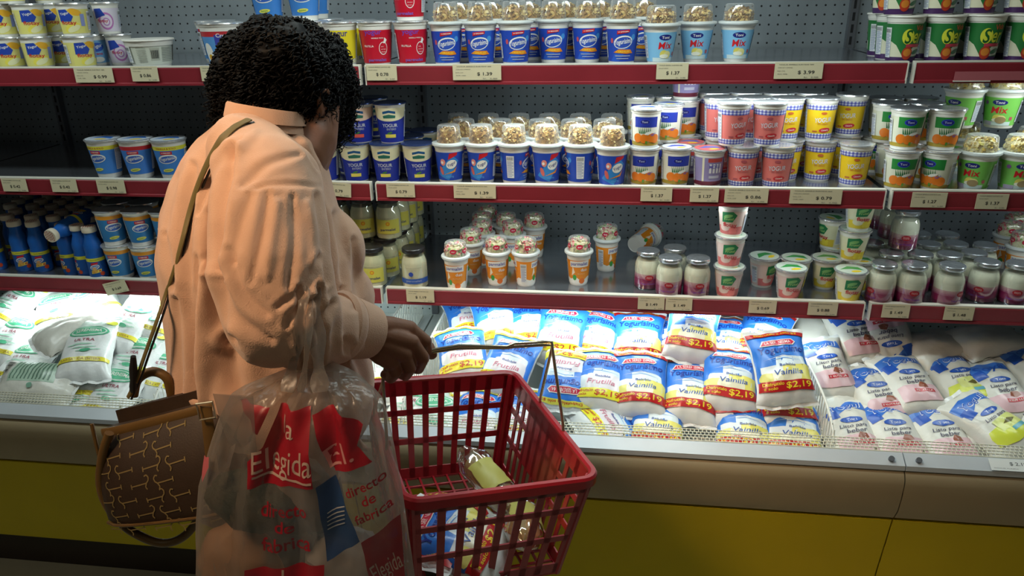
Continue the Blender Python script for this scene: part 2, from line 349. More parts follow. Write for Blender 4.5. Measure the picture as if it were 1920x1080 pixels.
# ------------------------------------------------------------------ price tags
def price_tag(lv, px, py, wpx, price, tilt=0, where=''):
    y = YF[lv]-.0165; a = at(px-wpx/2, py, Y=y); b = at(px+wpx/2, py, Y=y); c = (a+b)/2; w = b.x-a.x; h = .036 if lv == 'top' else .036
    c.z = min(max(c.z, ZL[lv]-.030), ZL[lv]-.018) if not tilt or abs(tilt) < 8 else c.z
    t = empty('price_tag', c, (0, -math.radians(tilt), 0)); t['label'] = 'cream paper price tag reading %s, %s' % (price.replace('$ ', '').replace('.', ' point ') if 0 else price, where)
    t['category'] = 'price tag'; t['group'] = 'paper price tags on the red rails'
    MB().box((-w/2, 0, -h/2), (w/2, .0008, h/2), (.62, .56, .38)).build('card', M['paper'], t, False)
    A = Art(); ink = (.05, .05, .045); wide = w > .085
    px_ = .16*w if wide else .02*w
    A.text(price, px_, -.12*h, (.036 if wide else .030), .0085, ink, bold=.02)
    A.text('YOGUR BEBIBLE SURTIDO 200', -.06*w, .36*h, w*.72, .0022, (.18, .17, .14)); A.text('COD 0271 UNIDAD', -.28*w, .18*h, w*.3, .0018, (.18, .17, .14))
    if wide: A.text('INCL IVA', -.36*w, -.02*h, w*.16, .0018, (.2, .19, .16)); A.text('POR 1000', -.33*w, -.2*h, w*.2, .0018, (.2, .19, .16))
    A.text('S/.  2.00', .27*w, -.40*h, w*.3, .0026, (.2, .19, .16))
    me = A.wrap(lambda u, v, k: (u, -k, v), 0, None, 'lettering', M['paper']); link('lettering', me, t); return t
tagset = [('top', 176, 141, 72, '$ 0.99', 0, 'top rail beneath the banana yogurt cups'), ('top', 271, 137, 50, '$ 0.86', 0, 'top rail beneath the white tub'), ('top', 399, 134, 46, '$ 0.75', 0, 'top rail beside the black hair'),
    ('top', 715, 130, 57, '$ 0.78', 0, 'top rail beneath the red strawberry yogurt cup'), ('top', 894, 127, 91, '$ 1.39', 0, 'top rail beneath blue cereal cups'), ('top', 1261, 127, 60, '$ 1.37', 0, 'top rail beneath the light blue cereal cups'), ('top', 1498, 128, 91, '$ 3.99', 0, 'top rail under bare shelf'),
    ('middle', 27, 347, 46, '$ 0.42', 0, 'middle rail at the photo left edge'), ('middle', 120, 348, 48, '$ 0.42', 0, 'middle rail above the blue bottles'), ('middle', 208, 350, 52, '$ 0.98', 0, 'middle rail beneath three leaning blue cups'),
    ('middle', 631, 355, 54, '$ 0.79', -5, 'crooked, middle rail beside the shirt front'), ('middle', 751, 355, 53, '$ 0.79', 0, 'middle rail beneath navy and cream cups'), ('middle', 890, 356, 79, '$ 1.39', 0, 'middle rail beneath blue cereal cups'),
    ('middle', 1231, 360, 59, '$ 1.37', 0, 'middle rail beneath the orange fruit cups'), ('middle', 1321, 361, 54, '$ 1.37', 0, 'middle rail beneath the purple jam cup'), ('middle', 1400, 362, 82, '$ 0.86', 0, 'middle rail beneath the pink gingham cups'),
    ('middle', 1530, 366, 98, '$ 0.79', 0, 'middle rail beneath the yellow gingham cups'), ('middle', 1742, 375, 66, '$ 1.27', 0, 'middle rail beneath green fruit cups'), ('middle', 1860, 378, 60, '$ 1.37', 0, 'middle rail beneath green cereal cups'),
    ('bottom', 217, 539, 44, '$ 0.69', 14, 'tilted, half off the bottom rail'), ('bottom', 684, 553, 24, '$ 1.19', 0, 'bottom rail just beside the shirt'), ('bottom', 788, 555, 52, '$ 1.19', 0, 'bottom rail beneath the blue-label jar'),
    ('bottom', 1221, 567, 50, '$ 1.49', 0, 'bottom rail under three layered jars, left of two'), ('bottom', 1273, 569, 50, '$ 1.49', 0, 'bottom rail under three layered jars, right of two'), ('bottom', 1430, 574, 52, '$ 0.69', 0, 'bottom rail right of the pink cup stack'),
    ('bottom', 1543, 577, 56, '$ 0.88', 0, 'bottom rail beneath small yellow cups'), ('bottom', 1680, 582, 52, '$ 1.49', 0, 'bottom rail beneath right bay jars, left tag'), ('bottom', 1798, 588, 56, '$ 1.48', 0, 'bottom rail beneath right bay jars, right tag')]
for a in tagset: price_tag(*a)
# clear sleeve on the rail of the right bay and a white card on the rim at the right
t = tag(empty('price_holder', (at(1860, 135, Y=-.016).x, -.0165, 1.360)), 'empty pinkish clear price sleeve on the top rail of the right bay', 'price holder')
MB().box((-.075, 0, -.019), (.075, .001, .0)).build('sleeve', principled('pink_clear_sleeve', (.42, .12, .14), .25), t, False); MB().box((-.076, -.0006, -.0215), (.0, .0016, -.019)).build('edge_strip', M['lip'], t, False)
def rim_card(px, price, label):
    p = at(px, 0, Y=-.366) if 0 else None; x = at(px, 868, Z=.585).x
    t = empty('rim_card', (x, -.3600, .5868), (math.radians(28), 0, 0)); tag(t, label, 'price card')
    MB().box((-.045, -.0145, 0), (.045, .0135, .0008), (.72, .74, .72)).build('card', M['paper'], t, False)
    A = Art().text(price, .012, .002, .034, .009, (.15, .16, .16)).text('YOGUR FUNDA', -.015, -.009, .05, .002, (.3, .3, .3))
    link('lettering', A.wrap(lambda u, v, k: (u, v, .0008+k), 0, None, 'lettering', M['paper']), t)
rim_card(1893, '$ 2.19', 'white price card lying on the grey rim before the soy drink bags'); rim_card(196, '$ 0.62', 'white price card lying on the grey rim beside the brown handbag')
# ================================================================== goods on the shelves
def cone_F(r0, z0, r1, z1, Rm):
    def F(u, v, h):
        k = (v-z0)/(z1-z0); r = r0+(r1-r0)*k+h; a = u/Rm
        return (r*math.sin(a), -r*math.cos(a), v)
    return F
def crumb_mesh(name, r, h, cols, seed=1, n=340, size=.0050):
    rd = random.Random(seed); mb = MB(); 
    mb.lathe([(r*.98, 0), (r*.96, h*.5), (r*.80, h*.82), (r*.45, h*.95), (0, h)], 20, cols[-1])
    for i in range(n):
        a = rd.random()*2*PI; t = rd.random()**.6; rr = r*t*1.0; z = h*(1-.75*(t)**4)+rd.uniform(-.001, .003)
        if rd.random() < .35: rr = r*.97; z = rd.random()*h*.8
        R = Euler((rd.uniform(-1.2, 1.2), rd.uniform(-1.2, 1.2), rd.random()*6)).to_matrix(); s = size*rd.uniform(.6, 1.2)
        p = Vector((rr*math.cos(a), rr*math.sin(a), max(z, .001)))
        v = [p+R @ Vector(q) for q in ((-s, -s*.6, 0), (0, -s*.7, s*.35), (s, -s*.4, 0), (s*.9, s*.6, 0), (0, s*.6, s*.4), (-s*.8, s*.5, 0))]
        c = cols[rd.randrange(len(cols))]; k = rd.uniform(.75, 1.2); c = tuple(min(.9, x*k) for x in c)
        mb.add(v, [(0, 1, 4, 5), (1, 2, 3, 4)], c)
    return mb.mesh(name, M['print_rough'], False)
M['print_rough'] = printed('cereal_print', .8, .2)
FLK = [(.66, .46, .16), (.50, .29, .08), (.74, .58, .26), (.36, .20, .06)]
FLK2 = [(.86, .68, .22), (.78, .55, .12), (.88, .78, .45)]
CANDY = [(.80, .74, .42), (.62, .04, .07), (.80, .36, .36), (.20, .48, .10), (.84, .80, .55)]
KINDS = {}
def info_panel(A, cx, y0, y1, w, ink=(.06, .1, .35), bg=(.72, .74, .74)):
    A.rect(cx-w/2, y0, cx+w/2, y1, bg); A.flat(); y = y0+.003; k = 0
    while y < y1-.012: A.rect(cx-w*.42, y, cx+w*(.42 if k % 3 else .2), y+.0009, ink); y += .0026; k += 1
    for i in range(9): A.rect(cx-w*.4+i*w*.09, y1-.011, cx-w*.4+i*w*.09+w*(.03 if i % 2 else .055), y1-.003, (.04, .04, .06))
    A.flat(False)
def cup_kind(key, rb, rt, h, art, lz=(.08, .82), body='cup', lid='foil', lidcol=None, dome=None, cereal=None, rimw=.0028, rimh=.010, neck=None, two=True, name='yogurt_cup', lidart=None, side=True):
    """a tapered cup: body with rolled rim, printed sleeve, lid or a clear dome of cereal"""
    parts = []
    rr = lambda z: rb+(rt-rb)*z/h
    hb = h-rimh
    prof = [(rb*.9, .0015), (rb*.97, 0), (rb, .002), (rr(hb), hb), (rr(hb)+rimw*.5, hb+.001), (rr(h)+rimw*.6, h-.003), (rr(h)+rimw, h-.0025), (rr(h)+rimw, h-.0002), (rr(h)-.001, h)]
    parts.append(('cup_body', MB().lathe(prof, 32).mesh('cup_body', M[body], True, 40), None))
    z0, z1 = h*lz[0], h*lz[1]; Rm = rr((z0+z1)/2); C = PI*Rm
    A = Art(); art(A, C, z0, z1, Rm)
    if art.__code__.co_argcount == 4 or True:
        pass
    F = cone_F(rr(0), 0, rr(h), h, Rm)
    parts.append(('label', A.wrap(F, Rm*PI/18, None, 'label'), None))
    top = rr(h)+rimw
    if dome:
        dr, dh, dt = dome          # base radius, height, top radius
        parts.append(('lid_ring', MB().lathe([(top+.0015, h-.004), (top+.0032, h-.001), (top+.0025, h+.003), (dr+.003, h+.0045), (dr, h+.0042), (dr, h+.002), (.0, h+.002)], 32, cap=False).mesh('lid_ring', M['ring']), None))
        parts.append(('clear_dome', MB().lathe([(dr, h+.004), (dt+.0015, h+dh-.004), (dt-.001, h+dh-.0008), (dt-.004, h+dh), (0, h+dh)], 28, cap=False).mesh('clear_dome', M['clear']), None))
        parts.append(('cereal', cereal, None))
    elif lid:
        rd = random.Random(hash(key) % 97); pr_ = [(0, h+.0006), (top*.7, h+.0010), (top-.002, h+.0014), (top+.0006, h+.0008), (top+.0012, h-.0022)]
        parts.append(('foil_lid', MB().lathe(pr_, 32, cap=False).mesh('foil_lid', M[lid]), None))
        if lidart:
            LA = Art(); lidart(LA, top-.003); parts.append(('lid_print', LA.wrap(lambda u, v, k: (u, v, h+.0016+k), 0, None, 'lid_print', M['film']), None))
    KINDS[key] = dict(parts=parts, h=h, r=top, name=name)
M['ring'] = principled('frosted_lid_ring', (.66, .70, .70), .2, 0, .6)
def doubled(fn, frac=1.0):
    "front design and the same design on the back, info panels between"
    def art(A, C, z0, z1, R):
        A.rect(-C, z0, C, z1, fn.base)
        fn(A, 0, z0, z1, R); B = Art(); fn(B, 0, z0, z1, R)
        for sgn in (1,):
            for v, f, c, l in B.items: A.items.append(([(x+sgn*C, y) for x, y in v], f, c, l+1))
        for sgn in (-1, 1): info_panel(A, sgn*C/2, z0+(z1-z0)*.12, z1-(z1-z0)*.1, R*.55)
    return art
def design(base):
    def deco(fn): fn.base = base; return fn
    return deco
@design(BLUE)
def d_blue(A, x, a, b, R):
    H = b-a; m = (a+b)/2
    A.poly([(x-R*.95, a), (x-R*.3, a), (x+R*.9, b-.3*H), (x+R*.9, b), (x+R*.5, b)], (.02, .10, .52)); A.ell(x+R*.72, b-.25*H, R*.16, .09*H, (.07, .30, .70)); A.ell(x-R*.8, b-.35*H, R*.10, .08*H, (.55, .08, .10))
    A.ell(x, b-.40*H, R*.66, .20*H, WH, .18); A.ell(x, b-.41*H, R*.60, .165*H, (.03, .08, .42), .18); A.text('Yogurisimo', x, b-.40*H, R*1.22, .20*H, WH, .14, .25, .02)
    A.poly([(x-R*.42, b-.16*H), (x+R*.38, b-.10*H), (x+R*.40, b-.01*H), (x-R*.40, b-.05*H)], (.55, .012, .02)); A.text('LA SERENISIMA', x, b-.08*H, R*.66, .04*H, WH, .05)
    A.poly([(x-R*.7, a+.28*H), (x-R*.3, a+.38*H), (x+R*.55, a+.37*H), (x+R*.75, a+.26*H), (x+R*.3, a+.24*H)], (.75, .22, .01)); A.text('CEREALES', x, a+.31*H, R*.95, .06*H, (.86, .62, .05))
    A.rect(x-R*.55, a+.16*H, x+R*.55, a+.19*H, (.35, .38, .5)); A.rect(x-R*.45, a+.08*H, x+R*.45, a+.105*H, (.35, .38, .5))
@design(BLUE)
def d_blue2(A, x, a, b, R):
    H = b-a; A.poly([(x-R*.9, a+.2*H), (x+R*.1, a), (x+R*.9, b-.3*H), (x+R*.4, b-.1*H)], (.03, .22, .58)); A.poly([(x+R*.1, b-.26*H), (x+R*.75, b-.10*H), (x+R*.8, b), (x+R*.2, b-.04*H)], (.55, .012, .02))
    A.ell(x-R*.3, b-.35*H, R*.2, .12*H, (.72, .25, .2)); A.ell(x-R*.35, b-.36*H, R*.1, .05*H, WH); A.ell(x+R*.35, b-.42*H, R*.42, .15*H, WH, .5); A.text('Yogur', x+R*.35, b-.42*H, R*.7, .14*H, NAVY, .5, .2)
    A.poly([(x-R*.3, a+.2*H), (x+R*.5, a+.35*H), (x+R*.75, a+.5*H), (x+R*.6, a+.3*H)], (.76, .24, .01)); A.ell(x-R*.45, a+.35*H, R*.14, .16*H, (.6, .12, .1), .3); A.text('GRATIS', x+R*.2, a+.13*H, R*.6, .06*H, SKY)
@design((.22, .50, .76))
def d_mix(A, x, a, b, R, g=False):
    H = b-a; A.rect(x-R*.9, a, x+R*.9, a+.14*H, (.6, .72, .72)); A.ell(x, b-.17*H, R*.42, .10*H, NAVY); A.text('Toni', x, b-.17*H, R*.5, .09*H, WH); A.text('Mix', x+R*.05, b-.44*H, R*.95, .24*H, (.62, .012, .02), .04, .15, .03)
    A.ell(x-R*.05, a+.27*H, R*.28, .13*H, (.72, .62, .12), .3); A.ell(x+R*.25, a+.24*H, R*.28, .13*H, (.80, .74, .30), -.3); A.ell(x, a+.19*H, R*.35, .07*H, (.85, .85, .7)); A.rect(x+R*.75, a+.2*H, x+R*.95, a+.32*H, (.5, .1, .12))
@design((.20, .56, .10))
def d_mixg(A, x, a, b, R):
    d_mix(A, x, a, b, R)
    H = b-a; A.ell(x-R*.8, b-.2*H, R*.13, .07*H, (.25, .1, .35)); A.ell(x+R*.2, a+.2*H, R*.35, .12*H, (.35, .25, .12)); A.rect(x-R, a, x-R*.35, a+.14*H, (.45, .40, .55))
@design((.72, .66, .22))
def d_banana(A, x, a, b, R):
    H = b-a; A.rect(x-R*1.0, a, x+R*1.0, a+.45*H, (.75, .70, .20)); A.ell(x+R*.45, b-.12*H, R*.45, .14*H, (.80, .42, .03), -.3); A.ell(x+R*.1, a+.25*H, R*.6, .17*H, (.82, .72, .10), .4); A.ell(x+R*.2, a+.2*H, R*.5, .12*H, (.80, .78, .45), .4)
    A.poly([(x-R*.75, b-.5*H), (x-R*.7, b-.02*H), (x-R*.1, b), (x+R*.3, b-.3*H), (x+R*.1, b-.5*H)], (.02, .06, .40)); A.text('Yogur', x-R*.25, b-.18*H, R*.7, .14*H, WH, .2, .2); A.text('flotay', x-R*.1, b-.57*H, R*1.1, .2*H, (.55, .01, .03), 0, 0, .03)
    A.rect(x+R*.75, a+.3*H, x+R*1.05, b-.2*H, (.25, .3, .6))
@design((.70, .64, .74))
def d_purple(A, x, a, b, R):
    H = b-a; A.ell(x+R*.2, a+.45*H, R*.6, .38*H, (.50, .18, .48)); A.ell(x+R*.2, a+.45*H, R*.48, .29*H, (.76, .66, .78)); A.ell(x+R*.2, a+.42*H, R*.3, .18*H, (.5, .25, .55)); A.ell(x+R*.2, a+.42*H, R*.2, .12*H, (.8, .75, .82))
    A.poly([(x-R*.75, b-.45*H), (x-R*.7, b-.02*H), (x-R*.1, b), (x+R*.2, b-.3*H)], (.02, .06, .40)); A.text('flotay', x-R*.1, a+.45*H, R*.9, .18*H, (.5, .01, .05), 0, 0, .03)
@design((.18, .42, .72))
def d_crema(A, x, a, b, R):
    H = b-a; A.rect(x-R*.9, a+.35*H, x-R*.15, b-.35*H, (.6, .66, .7)); A.ell(x+R*.45, b-.3*H, R*.5, .2*H, (.03, .10, .5)); A.text('Yogur', x+R*.45, b-.28*H, R*.8, .2*H, WH, .2, .2); A.text('Crema', x+R*.45, a+.42*H, R*.7, .13*H, RED); A.ell(x+R*.5, a+.15*H, R*.4, .12*H, WH); A.rect(x-R*.9, a+.12*H, x-R*.15, a+.25*H, (.6, .66, .7))
@design((.62, .64, .55))
def d_tub(A, x, a, b, R):
    H = b-a; A.rect(x-R*.35, a+.2*H, x+R*.1, b-.2*H, (.45, .46, .38))
    for i in range(12): A.rect(x-R*.30+i*R*.03, a+.3*H, x-R*.30+i*R*.03+R*(.012 if i % 3 else .02), b-.3*H, (.03, .03, .03))
    for k in range(9): A.rect(x+R*.2, a+(.15+.08*k)*H, x+R*.9, a+(.18+.08*k)*H, (.3, .32, .28)); A.rect(x-R*.95, a+(.15+.08*k)*H, x-R*.5, a+(.18+.08*k)*H, (.34, .35, .3))
@design((.10, .30, .66))
def d_redblue(A, x, a, b, R):
    H = b-a; A.rect(x-R*1.5, b-.16*H, x+R*1.5, b, (.50, .03, .04)); A.rect(x-R*.2, a, x+R*.9, b-.1*H, (.05, .06, .38)); A.text('Crema', x+R*.3, b-.12*H, R*.8, .12*H, WH); A.ell(x+R*.3, a+.5*H, R*.45, .2*H, (.5, .02, .06)); A.text('Yogur', x+R*.3, a+.5*H, R*.7, .14*H, WH)
    A.ell(x-R*.75, a+.35*H, R*.3, .3*H, WH); A.ell(x-R*.7, a+.2*H, R*.16, .1*H, (.7, .4, .02)); A.ell(x-R*.6, a+.14*H, R*.1, .08*H, (.5, .02, .04))
@design((.75, .60, .02))
def d_yellow(A, x, a, b, R):
    H = b-a; A.text('yogur', x, b-.14*H, R*1.15, .19*H, (.02, .02, .22), 0, 0, .03); A.text('VAINILLA', x, a+.52*H, R*.75, .05*H, WH); A.rect(x-R*1.57, a, x+R*1.57, a+.13*H, (.62, .60, .40)); A.text('parmalat', x, a+.09*H, R*1.35, .15*H, (.02, .04, .36), 0, 0, .04)
@design((.52, .006, .025))
def d_red(A, x, a, b, R):
    H = b-a; A.text('yogur', x-R*.2, b-.10*H, R*1.1, .15*H, (.14, .06, .42), 0, 0, .03); A.text('BEBIBLE FRESA', x+R*.1, b-.24*H, R*.8, .035*H, WH); A.text('FRUTILLA', x-R*.55, a+.52*H, R*.7, .06*H, WH)
    A.ell(x+R*.45, a+.45*H, R*.31, .20*H, WH); A.ell(x+R*.45, a+.45*H, R*.27, .175*H, (.52, .006, .025)); A.poly([(x+R*.45, a+.6*H), (x+R*.55, a+.78*H), (x+R*.72, a+.70*H), (x+R*.6, a+.6*H)], WH)
    for i in range(10): A.ell(x+R*(.32+.09*(i % 4)), a+(.34+.08*(i//4))*H, R*.02, .014*H, WH, 0, 8)
    A.text('parmalat', x, a+.09*H, R*1.3, .12*H, (.16, .12, .50), 0, 0, .04)
@design((.015, .03, .30))
def d_navy(A, x, a, b, R, cream=(.76, .70, .46), tagc=(.72, .62, .10)):
    H = b-a; n = 14; pts = [(x-R*1.5+3*R*i/n, a+.62*H+.14*H*((2*i/n-1)**2)) for i in range(n+1)]
    A.poly([(x-R*1.5, b)]+pts+[(x+R*1.5, b)], cream); A.poly([(x-R*.45, b-.10*H), (x, b-.06*H), (x+R*.45, b-.10*H), (x+R*.45, b-.17*H), (x, b-.13*H), (x-R*.45, b-.17*H)], (.01, .08, .22)); A.poly([(x-R*.45, b-.22*H), (x, b-.18*H), (x+R*.45, b-.22*H), (x+R*.42, b-.29*H), (x-R*.42, b-.29*H)], (.02, .14, .10))
    A.text('YOGUR', x, a+.50*H, R*1.15, .10*H, (.60, .62, .66)); A.text('ENTERO', x+R*.1, a+.39*H, R*.7, .06*H, (.45, .48, .6)); A.rect(x-R*.42, a+.14*H, x+R*.42, a+.24*H, tagc); A.ell(x-R*.05, a+.28*H, R*.22, .025*H, (.05, .2, .05), .3)
@design((.015, .03, .30))
def d_navyp(A, x, a, b, R): d_navy(A, x, a, b, R, (.74, .52, .40), (.70, .10, .08))
def fruit(top, body=(.72, .70, .60), frc=(.72, .18, .012)):
    @design(body)
    def f(A, x, a, b, R):
        H = b-a; A.rect(x-R*1.57, a, x+R*1.57, a+.13*H, (.42, .30, .04)); A.rect(x-R*.85, b-.36*H, x+R*.85, b, top); A.ell(x-R*.1, b-.17*H, R*.38, .11*H, (.03, .05, .50)); A.ell(x-R*.1, b-.17*H, R*.33, .08*H, NAVY); A.text('Toni', x-R*.1, b-.17*H, R*.4, .07*H, (.5, .55, .75))
        for i in range(7): A.poly([(x-R*.5+R*.13*i, a+.42*H), (x-R*.55+R*.14*i, a+.66*H), (x-R*.40+R*.13*i, a+.44*H)], (.02, .16, .05))
        for cx, cy in ((-.6, .27), (-.1, .25), (.45, .28), (.75, .24)): A.ell(x+R*cx, a+cy*H, R*.33, .16*H, frc)
        A.ell(x+.2*R, a+.45*H, R*.3, .05*H, WH, .3); A.ell(x+.05*R, a+.12*H, R*.08, .06*H, (.1, .25, .03)); A.text('light', x+R*.55, a+.40*H, R*.4, .1*H, (.15, .1, .4), .4)
    return f
def gingham(col, side):
    @design(col)
    def f(A, x, a, b, R):
        H = b-a; ch = (.06, .06, .34)
        for (y0, y1) in ((a, a+.15*H), (b-.15*H, b)):
            A.rect(x-PI*R/2, y0, x+PI*R/2, y1, (.70, .70, .76)); A.flat(); n = 26; w = PI*R/n
            for r_ in range(4):
                for i in range(n):
                    c = ch if r_ % 2 == 0 and i % 2 == 0 else (.24, .26, .52) if (r_+i) % 2 else None
                    if c: A.rect(x-PI*R/2+i*w, y0+(y1-y0)*r_/4, x-PI*R/2+(i+1)*w, y0+(y1-y0)*(r_+1)/4, c)
            A.flat(False)
        A.text('YOGUR', x, a+.56*H, R*1.2, .14*H, (.62, .60, .66), .08, .1, .02); A.text('TIPO GRIEGO', x, a+.44*H, R*.8, .05*H, side); A.ell(x, a+.76*H, R*.2, .04*H, side); A.ell(x+R*.2, a+.26*H, R*.42, .07*H, (.55, .03, .04), .1); A.text('Chivería', x+R*.2, a+.26*H, R*.5, .05*H, WH, .1); A.rect(x-R*.7, a+.2*H, x-R*.35, a+.24*H, side)
    return f
@design((.02, .17, .04))
def d_ser(A, x, a, b, R):
    H = b-a; A.rect(x-R*1.57, a, x+R*1.57, a+.14*H, (.06, .02, .10)); A.poly([(x-R*1.3, a+.14*H), (x-R*1.3, a+.55*H), (x-R*.9, a+.45*H), (x-R*.4, a+.14*H)], (.70, .68, .50)); A.poly([(x-R*.2, a+.14*H), (x+R*.2, a+.4*H), (x+R*.95, a+.42*H), (x+R*.95, a+.18*H)], (.62, .62, .52))
    A.ell(x-R*.25, b-.33*H, R*.35, .20*H, (.66, .68, .05)); A.text('S', x-R*.22, b-.33*H, R*.36, .36*H, (.01, .10, .02), 0, .1, .04); A.text('er', x+R*.40, b-.37*H, R*.66, .26*H, (.62, .66, .05), 0, .1, .04); A.text('Vida', x+R*.45, b-.1*H, R*.6, .14*H, (.66, .12, .06), .1); A.rect(x-R*.3, b-.60*H, x+R*.75, b-.52*H, (.5, .05, .08))
    A.ell(x-R*.15, a+.24*H, R*.34, .17*H, (.45, .04, .02)); A.ell(x-R*.15, a+.26*H, R*.26, .1*H, (.66, .22, .03)); A.ell(x+R*.5, a+.28*H, R*.35, .06*H, (.05, .15, .08), .3)
def band(bandcol, base, txt=False):
    @design(base)
    def f(A, x, a, b, R):
        H = b-a; A.rect(x-R*1.57, b-.14*H, x+R*1.57, b, bandcol); A.text('VAINILLA & SOLO', x, b-.07*H, R*1.3, .06*H, (.45, .05, .03) if txt else bandcol); A.rect(x-R*.38, b-.28*H, x+R*.38, b-.17*H, (.55, .015, .03)); A.text('LA SERENISIMA', x, b-.22*H, R*.6, .045*H, WH)
        A.ell(x, b-.44*H, R*.66, .16*H, WH, .1); A.ell(x, b-.45*H, R*.58, .12*H, (.04, .12, .48), .1); A.text('Yogurisimo', x, b-.44*H, R*1.1, .15*H, WH, .12, .2); A.ell(x-.1*R, a+.16*H, R*.42, .06*H, (.70, .66, .12), .1); A.text('Bebible', x-.1*R, a+.16*H, R*.5, .05*H, (.1, .3, .05), .1)
    return f
@design((.78, .26, .015))
def d_duo(A, x, a, b, R):
    H = b-a; A.poly([(x-R*1.57, a), (x-R*1.57, a+.3*H), (x-R*.9, a+.2*H), (x-R*.3, a+.3*H), (x+R*.3, a+.12*H), (x+R*1.0, a+.3*H), (x+R*1.57, a+.25*H), (x+R*1.57, a)], WH); A.ell(x-R*.45, a+.28*H, R*.2, .12*H, (.05, .34, .06)); A.ell(x+R*.3, a+.14*H, R*.3, .12*H, (.72, .16, .02)); A.poly([(x-R*.75, a+.35*H), (x-R*.6, a+.75*H), (x-R*.4, a+.5*H)], (.85, .76, .6))
    A.poly([(x-R*.85, b-.28*H), (x-R*.85, b-.04*H), (x+R*.9, b), (x+R*.9, b-.26*H)], (.78, .76, .72)); A.text('parmalat', x, b-.15*H, R*1.5, .18*H, (.03, .05, .34), .02, 0, .05); A.text('duo', x+R*.45, b-.38*H, R*.6, .13*H, WH, 0, 0, .04); A.text('FRUTILLA', x+R*.2, b-.55*H, R*.7, .04*H, (.7, .5, .3))
def flotay(bg, fr):
    @design(bg)
    def f(A, x, a, b, R):
        H = b-a; A.rect(x-R*1.2, a, x+R*1.2, a+.35*H, fr); A.ell(x-R*.3, a+.3*H, R*.5, .16*H, bg, .2)
        for i in range(6): A.ell(x+R*(.2+.18*(i % 3)), a+(.12+.12*(i//3))*H, R*.16, .07*H, tuple(min(.85, c*1.25) for c in fr), .4)
        A.poly([(x-R*.55, b-.48*H), (x-R*.5, b-.05*H), (x+R*.3, b), (x+R*.6, b-.15*H), (x+R*.3, b-.45*H)], (.015, .20, .07)); A.ell(x-R*.05, b-.2*H, R*.35, .07*H, (.2, .45, .15), .3); A.text('Frutal', x, b-.32*H, R*.7, .10*H, (.4, .6, .2), .1); A.text('flotay', x+R*.1, b-.60*H, R*1.1, .22*H, (.60, .015, .03), 0, 0, .035)
    return f
@design((.26, .22, .42))
def d_jam(A, x, a, b, R):
    H = b-a; A.rect(x-R*1.57, a, x+R*1.57, a+.15*H, (.12, .01, .03)); A.rect(x-R*.6, a+.15*H, x-R*.45, b, (.7, .66, .5)); A.rect(x-R*.2, b-.16*H, x+R*.9, b-.02*H, (.45, .06, .05))
    for i in range(4): A.rect(x-R*.1+i*R*.25, a+.45*H, x+R*.05+i*R*.25, b-.22*H, (.70, .68, .70))
    A.text('MORA', x+R*.3, b-.32*H, R*.8, .12*H, (.12, .1, .4)); A.rect(x-R*.1, a+.26*H, x+R*.7, a+.36*H, (.5, .48, .6))
def disc(col, sp):
    def f(A, r): A.ell(0, 0, r, r, col, 0, 32); A.poly([(-r*.8, -r*.2), (-r*.2, r*.5), (r*.5, r*.4), (r*.75, -r*.2), (0, 0)], sp); A.ell(r*.2, -r*.45, r*.35, r*.18, YEL, .3)
    return f
cup_kind('blue_cereal', .0295, .0385, .098, doubled(d_blue), dome=(.0315, .047, .0265), cereal=None)
cup_kind('blue_cereal_turned', .0295, .0385, .098, doubled(d_blue2), dome=(.0315, .047, .0265), cereal=None)
cup_kind('mix', .0265, .0405, .088, doubled(d_mix), dome=(.036, .042, .031), cereal=None)
cup_kind('green_mix', .030, .0415, .088, doubled(d_mixg), dome=(.037, .040, .032), cereal=None)
cup_kind('banana', .031, .0365, .078, doubled(d_banana), rimh=.007)
cup_kind('purple', .0265, .0325, .078, doubled(d_purple), rimh=.007)
cup_kind('crema', .036, .041, .078, doubled(d_crema), rimh=.007)
cup_kind('tub', .046, .056, .068, doubled(d_tub), lz=(.1, .86), lid='cup', rimw=.006, rimh=.016, name='margarine_tub')
cup_kind('redblue', .036, .052, .105, doubled(d_redblue))
cup_kind('yellow_yogur', .0315, .041, .104, doubled(d_yellow)); cup_kind('red_yogur', .0315, .041, .104, doubled(d_red))
cup_kind('navy', .029, .0385, .099, doubled(d_navy), lz=(.03, .90), lid='navy', rimh=.006); cup_kind('navy_peach', .029, .0385, .099, doubled(d_navyp), lz=(.03, .90), lid='navy', rimh=.006)
cup_kind('orange_blue', .0305, .0355, .093, doubled(fruit((.02, .04, .34))), lidart=disc((.62, .66, .72), (.03, .08, .5)))
cup_kind('orange_green', .0285, .038, .093, doubled(fruit((.02, .22, .04), (.66, .66, .52)))); cup_kind('jam', .0305, .0365, .092, doubled(d_jam), lidart=disc((.55, .12, .12), (.06, .12, .5)))
cup_kind('pink_gingham', .0290, .0375, .100, doubled(gingham((.68, .17, .15), (.40, .08, .10))), lz=(.05, .86), rimh=.012)
cup_kind('yellow_gingham', .0290, .0365, .100, doubled(gingham((.76, .50, .015), (.5, .12, .03))), lz=(.05, .86), rimh=.012)
cup_kind('ser', .029, .0385, .100, doubled(d_ser), lz=(.02, .84), rimh=.014, lid='cup')
cup_kind('blue_band', .030, .0440, .103, doubled(band((.74, .68, .05), (.05, .22, .62), True)), lz=(.12, .86), lidart=disc((.60, .66, .74), (.03, .16, .6)), rimh=.007)
cup_kind('red_band', .030, .0440, .103, doubled(band((.55, .02, .03), (.05, .20, .60), True)), lz=(.12, .86), lidart=disc((.60, .66, .74), (.03, .16, .6)), rimh=.007)
cup_kind('orange_band', .028, .0385, .100, doubled(band((.76, .30, .02), (.03, .20, .48))), lz=(.12, .88), rimh=.007)
cup_kind('duo', .0245, .0335, .092, doubled(d_duo), lz=(.05, .80), dome=(.031, .040, .027), cereal=None)
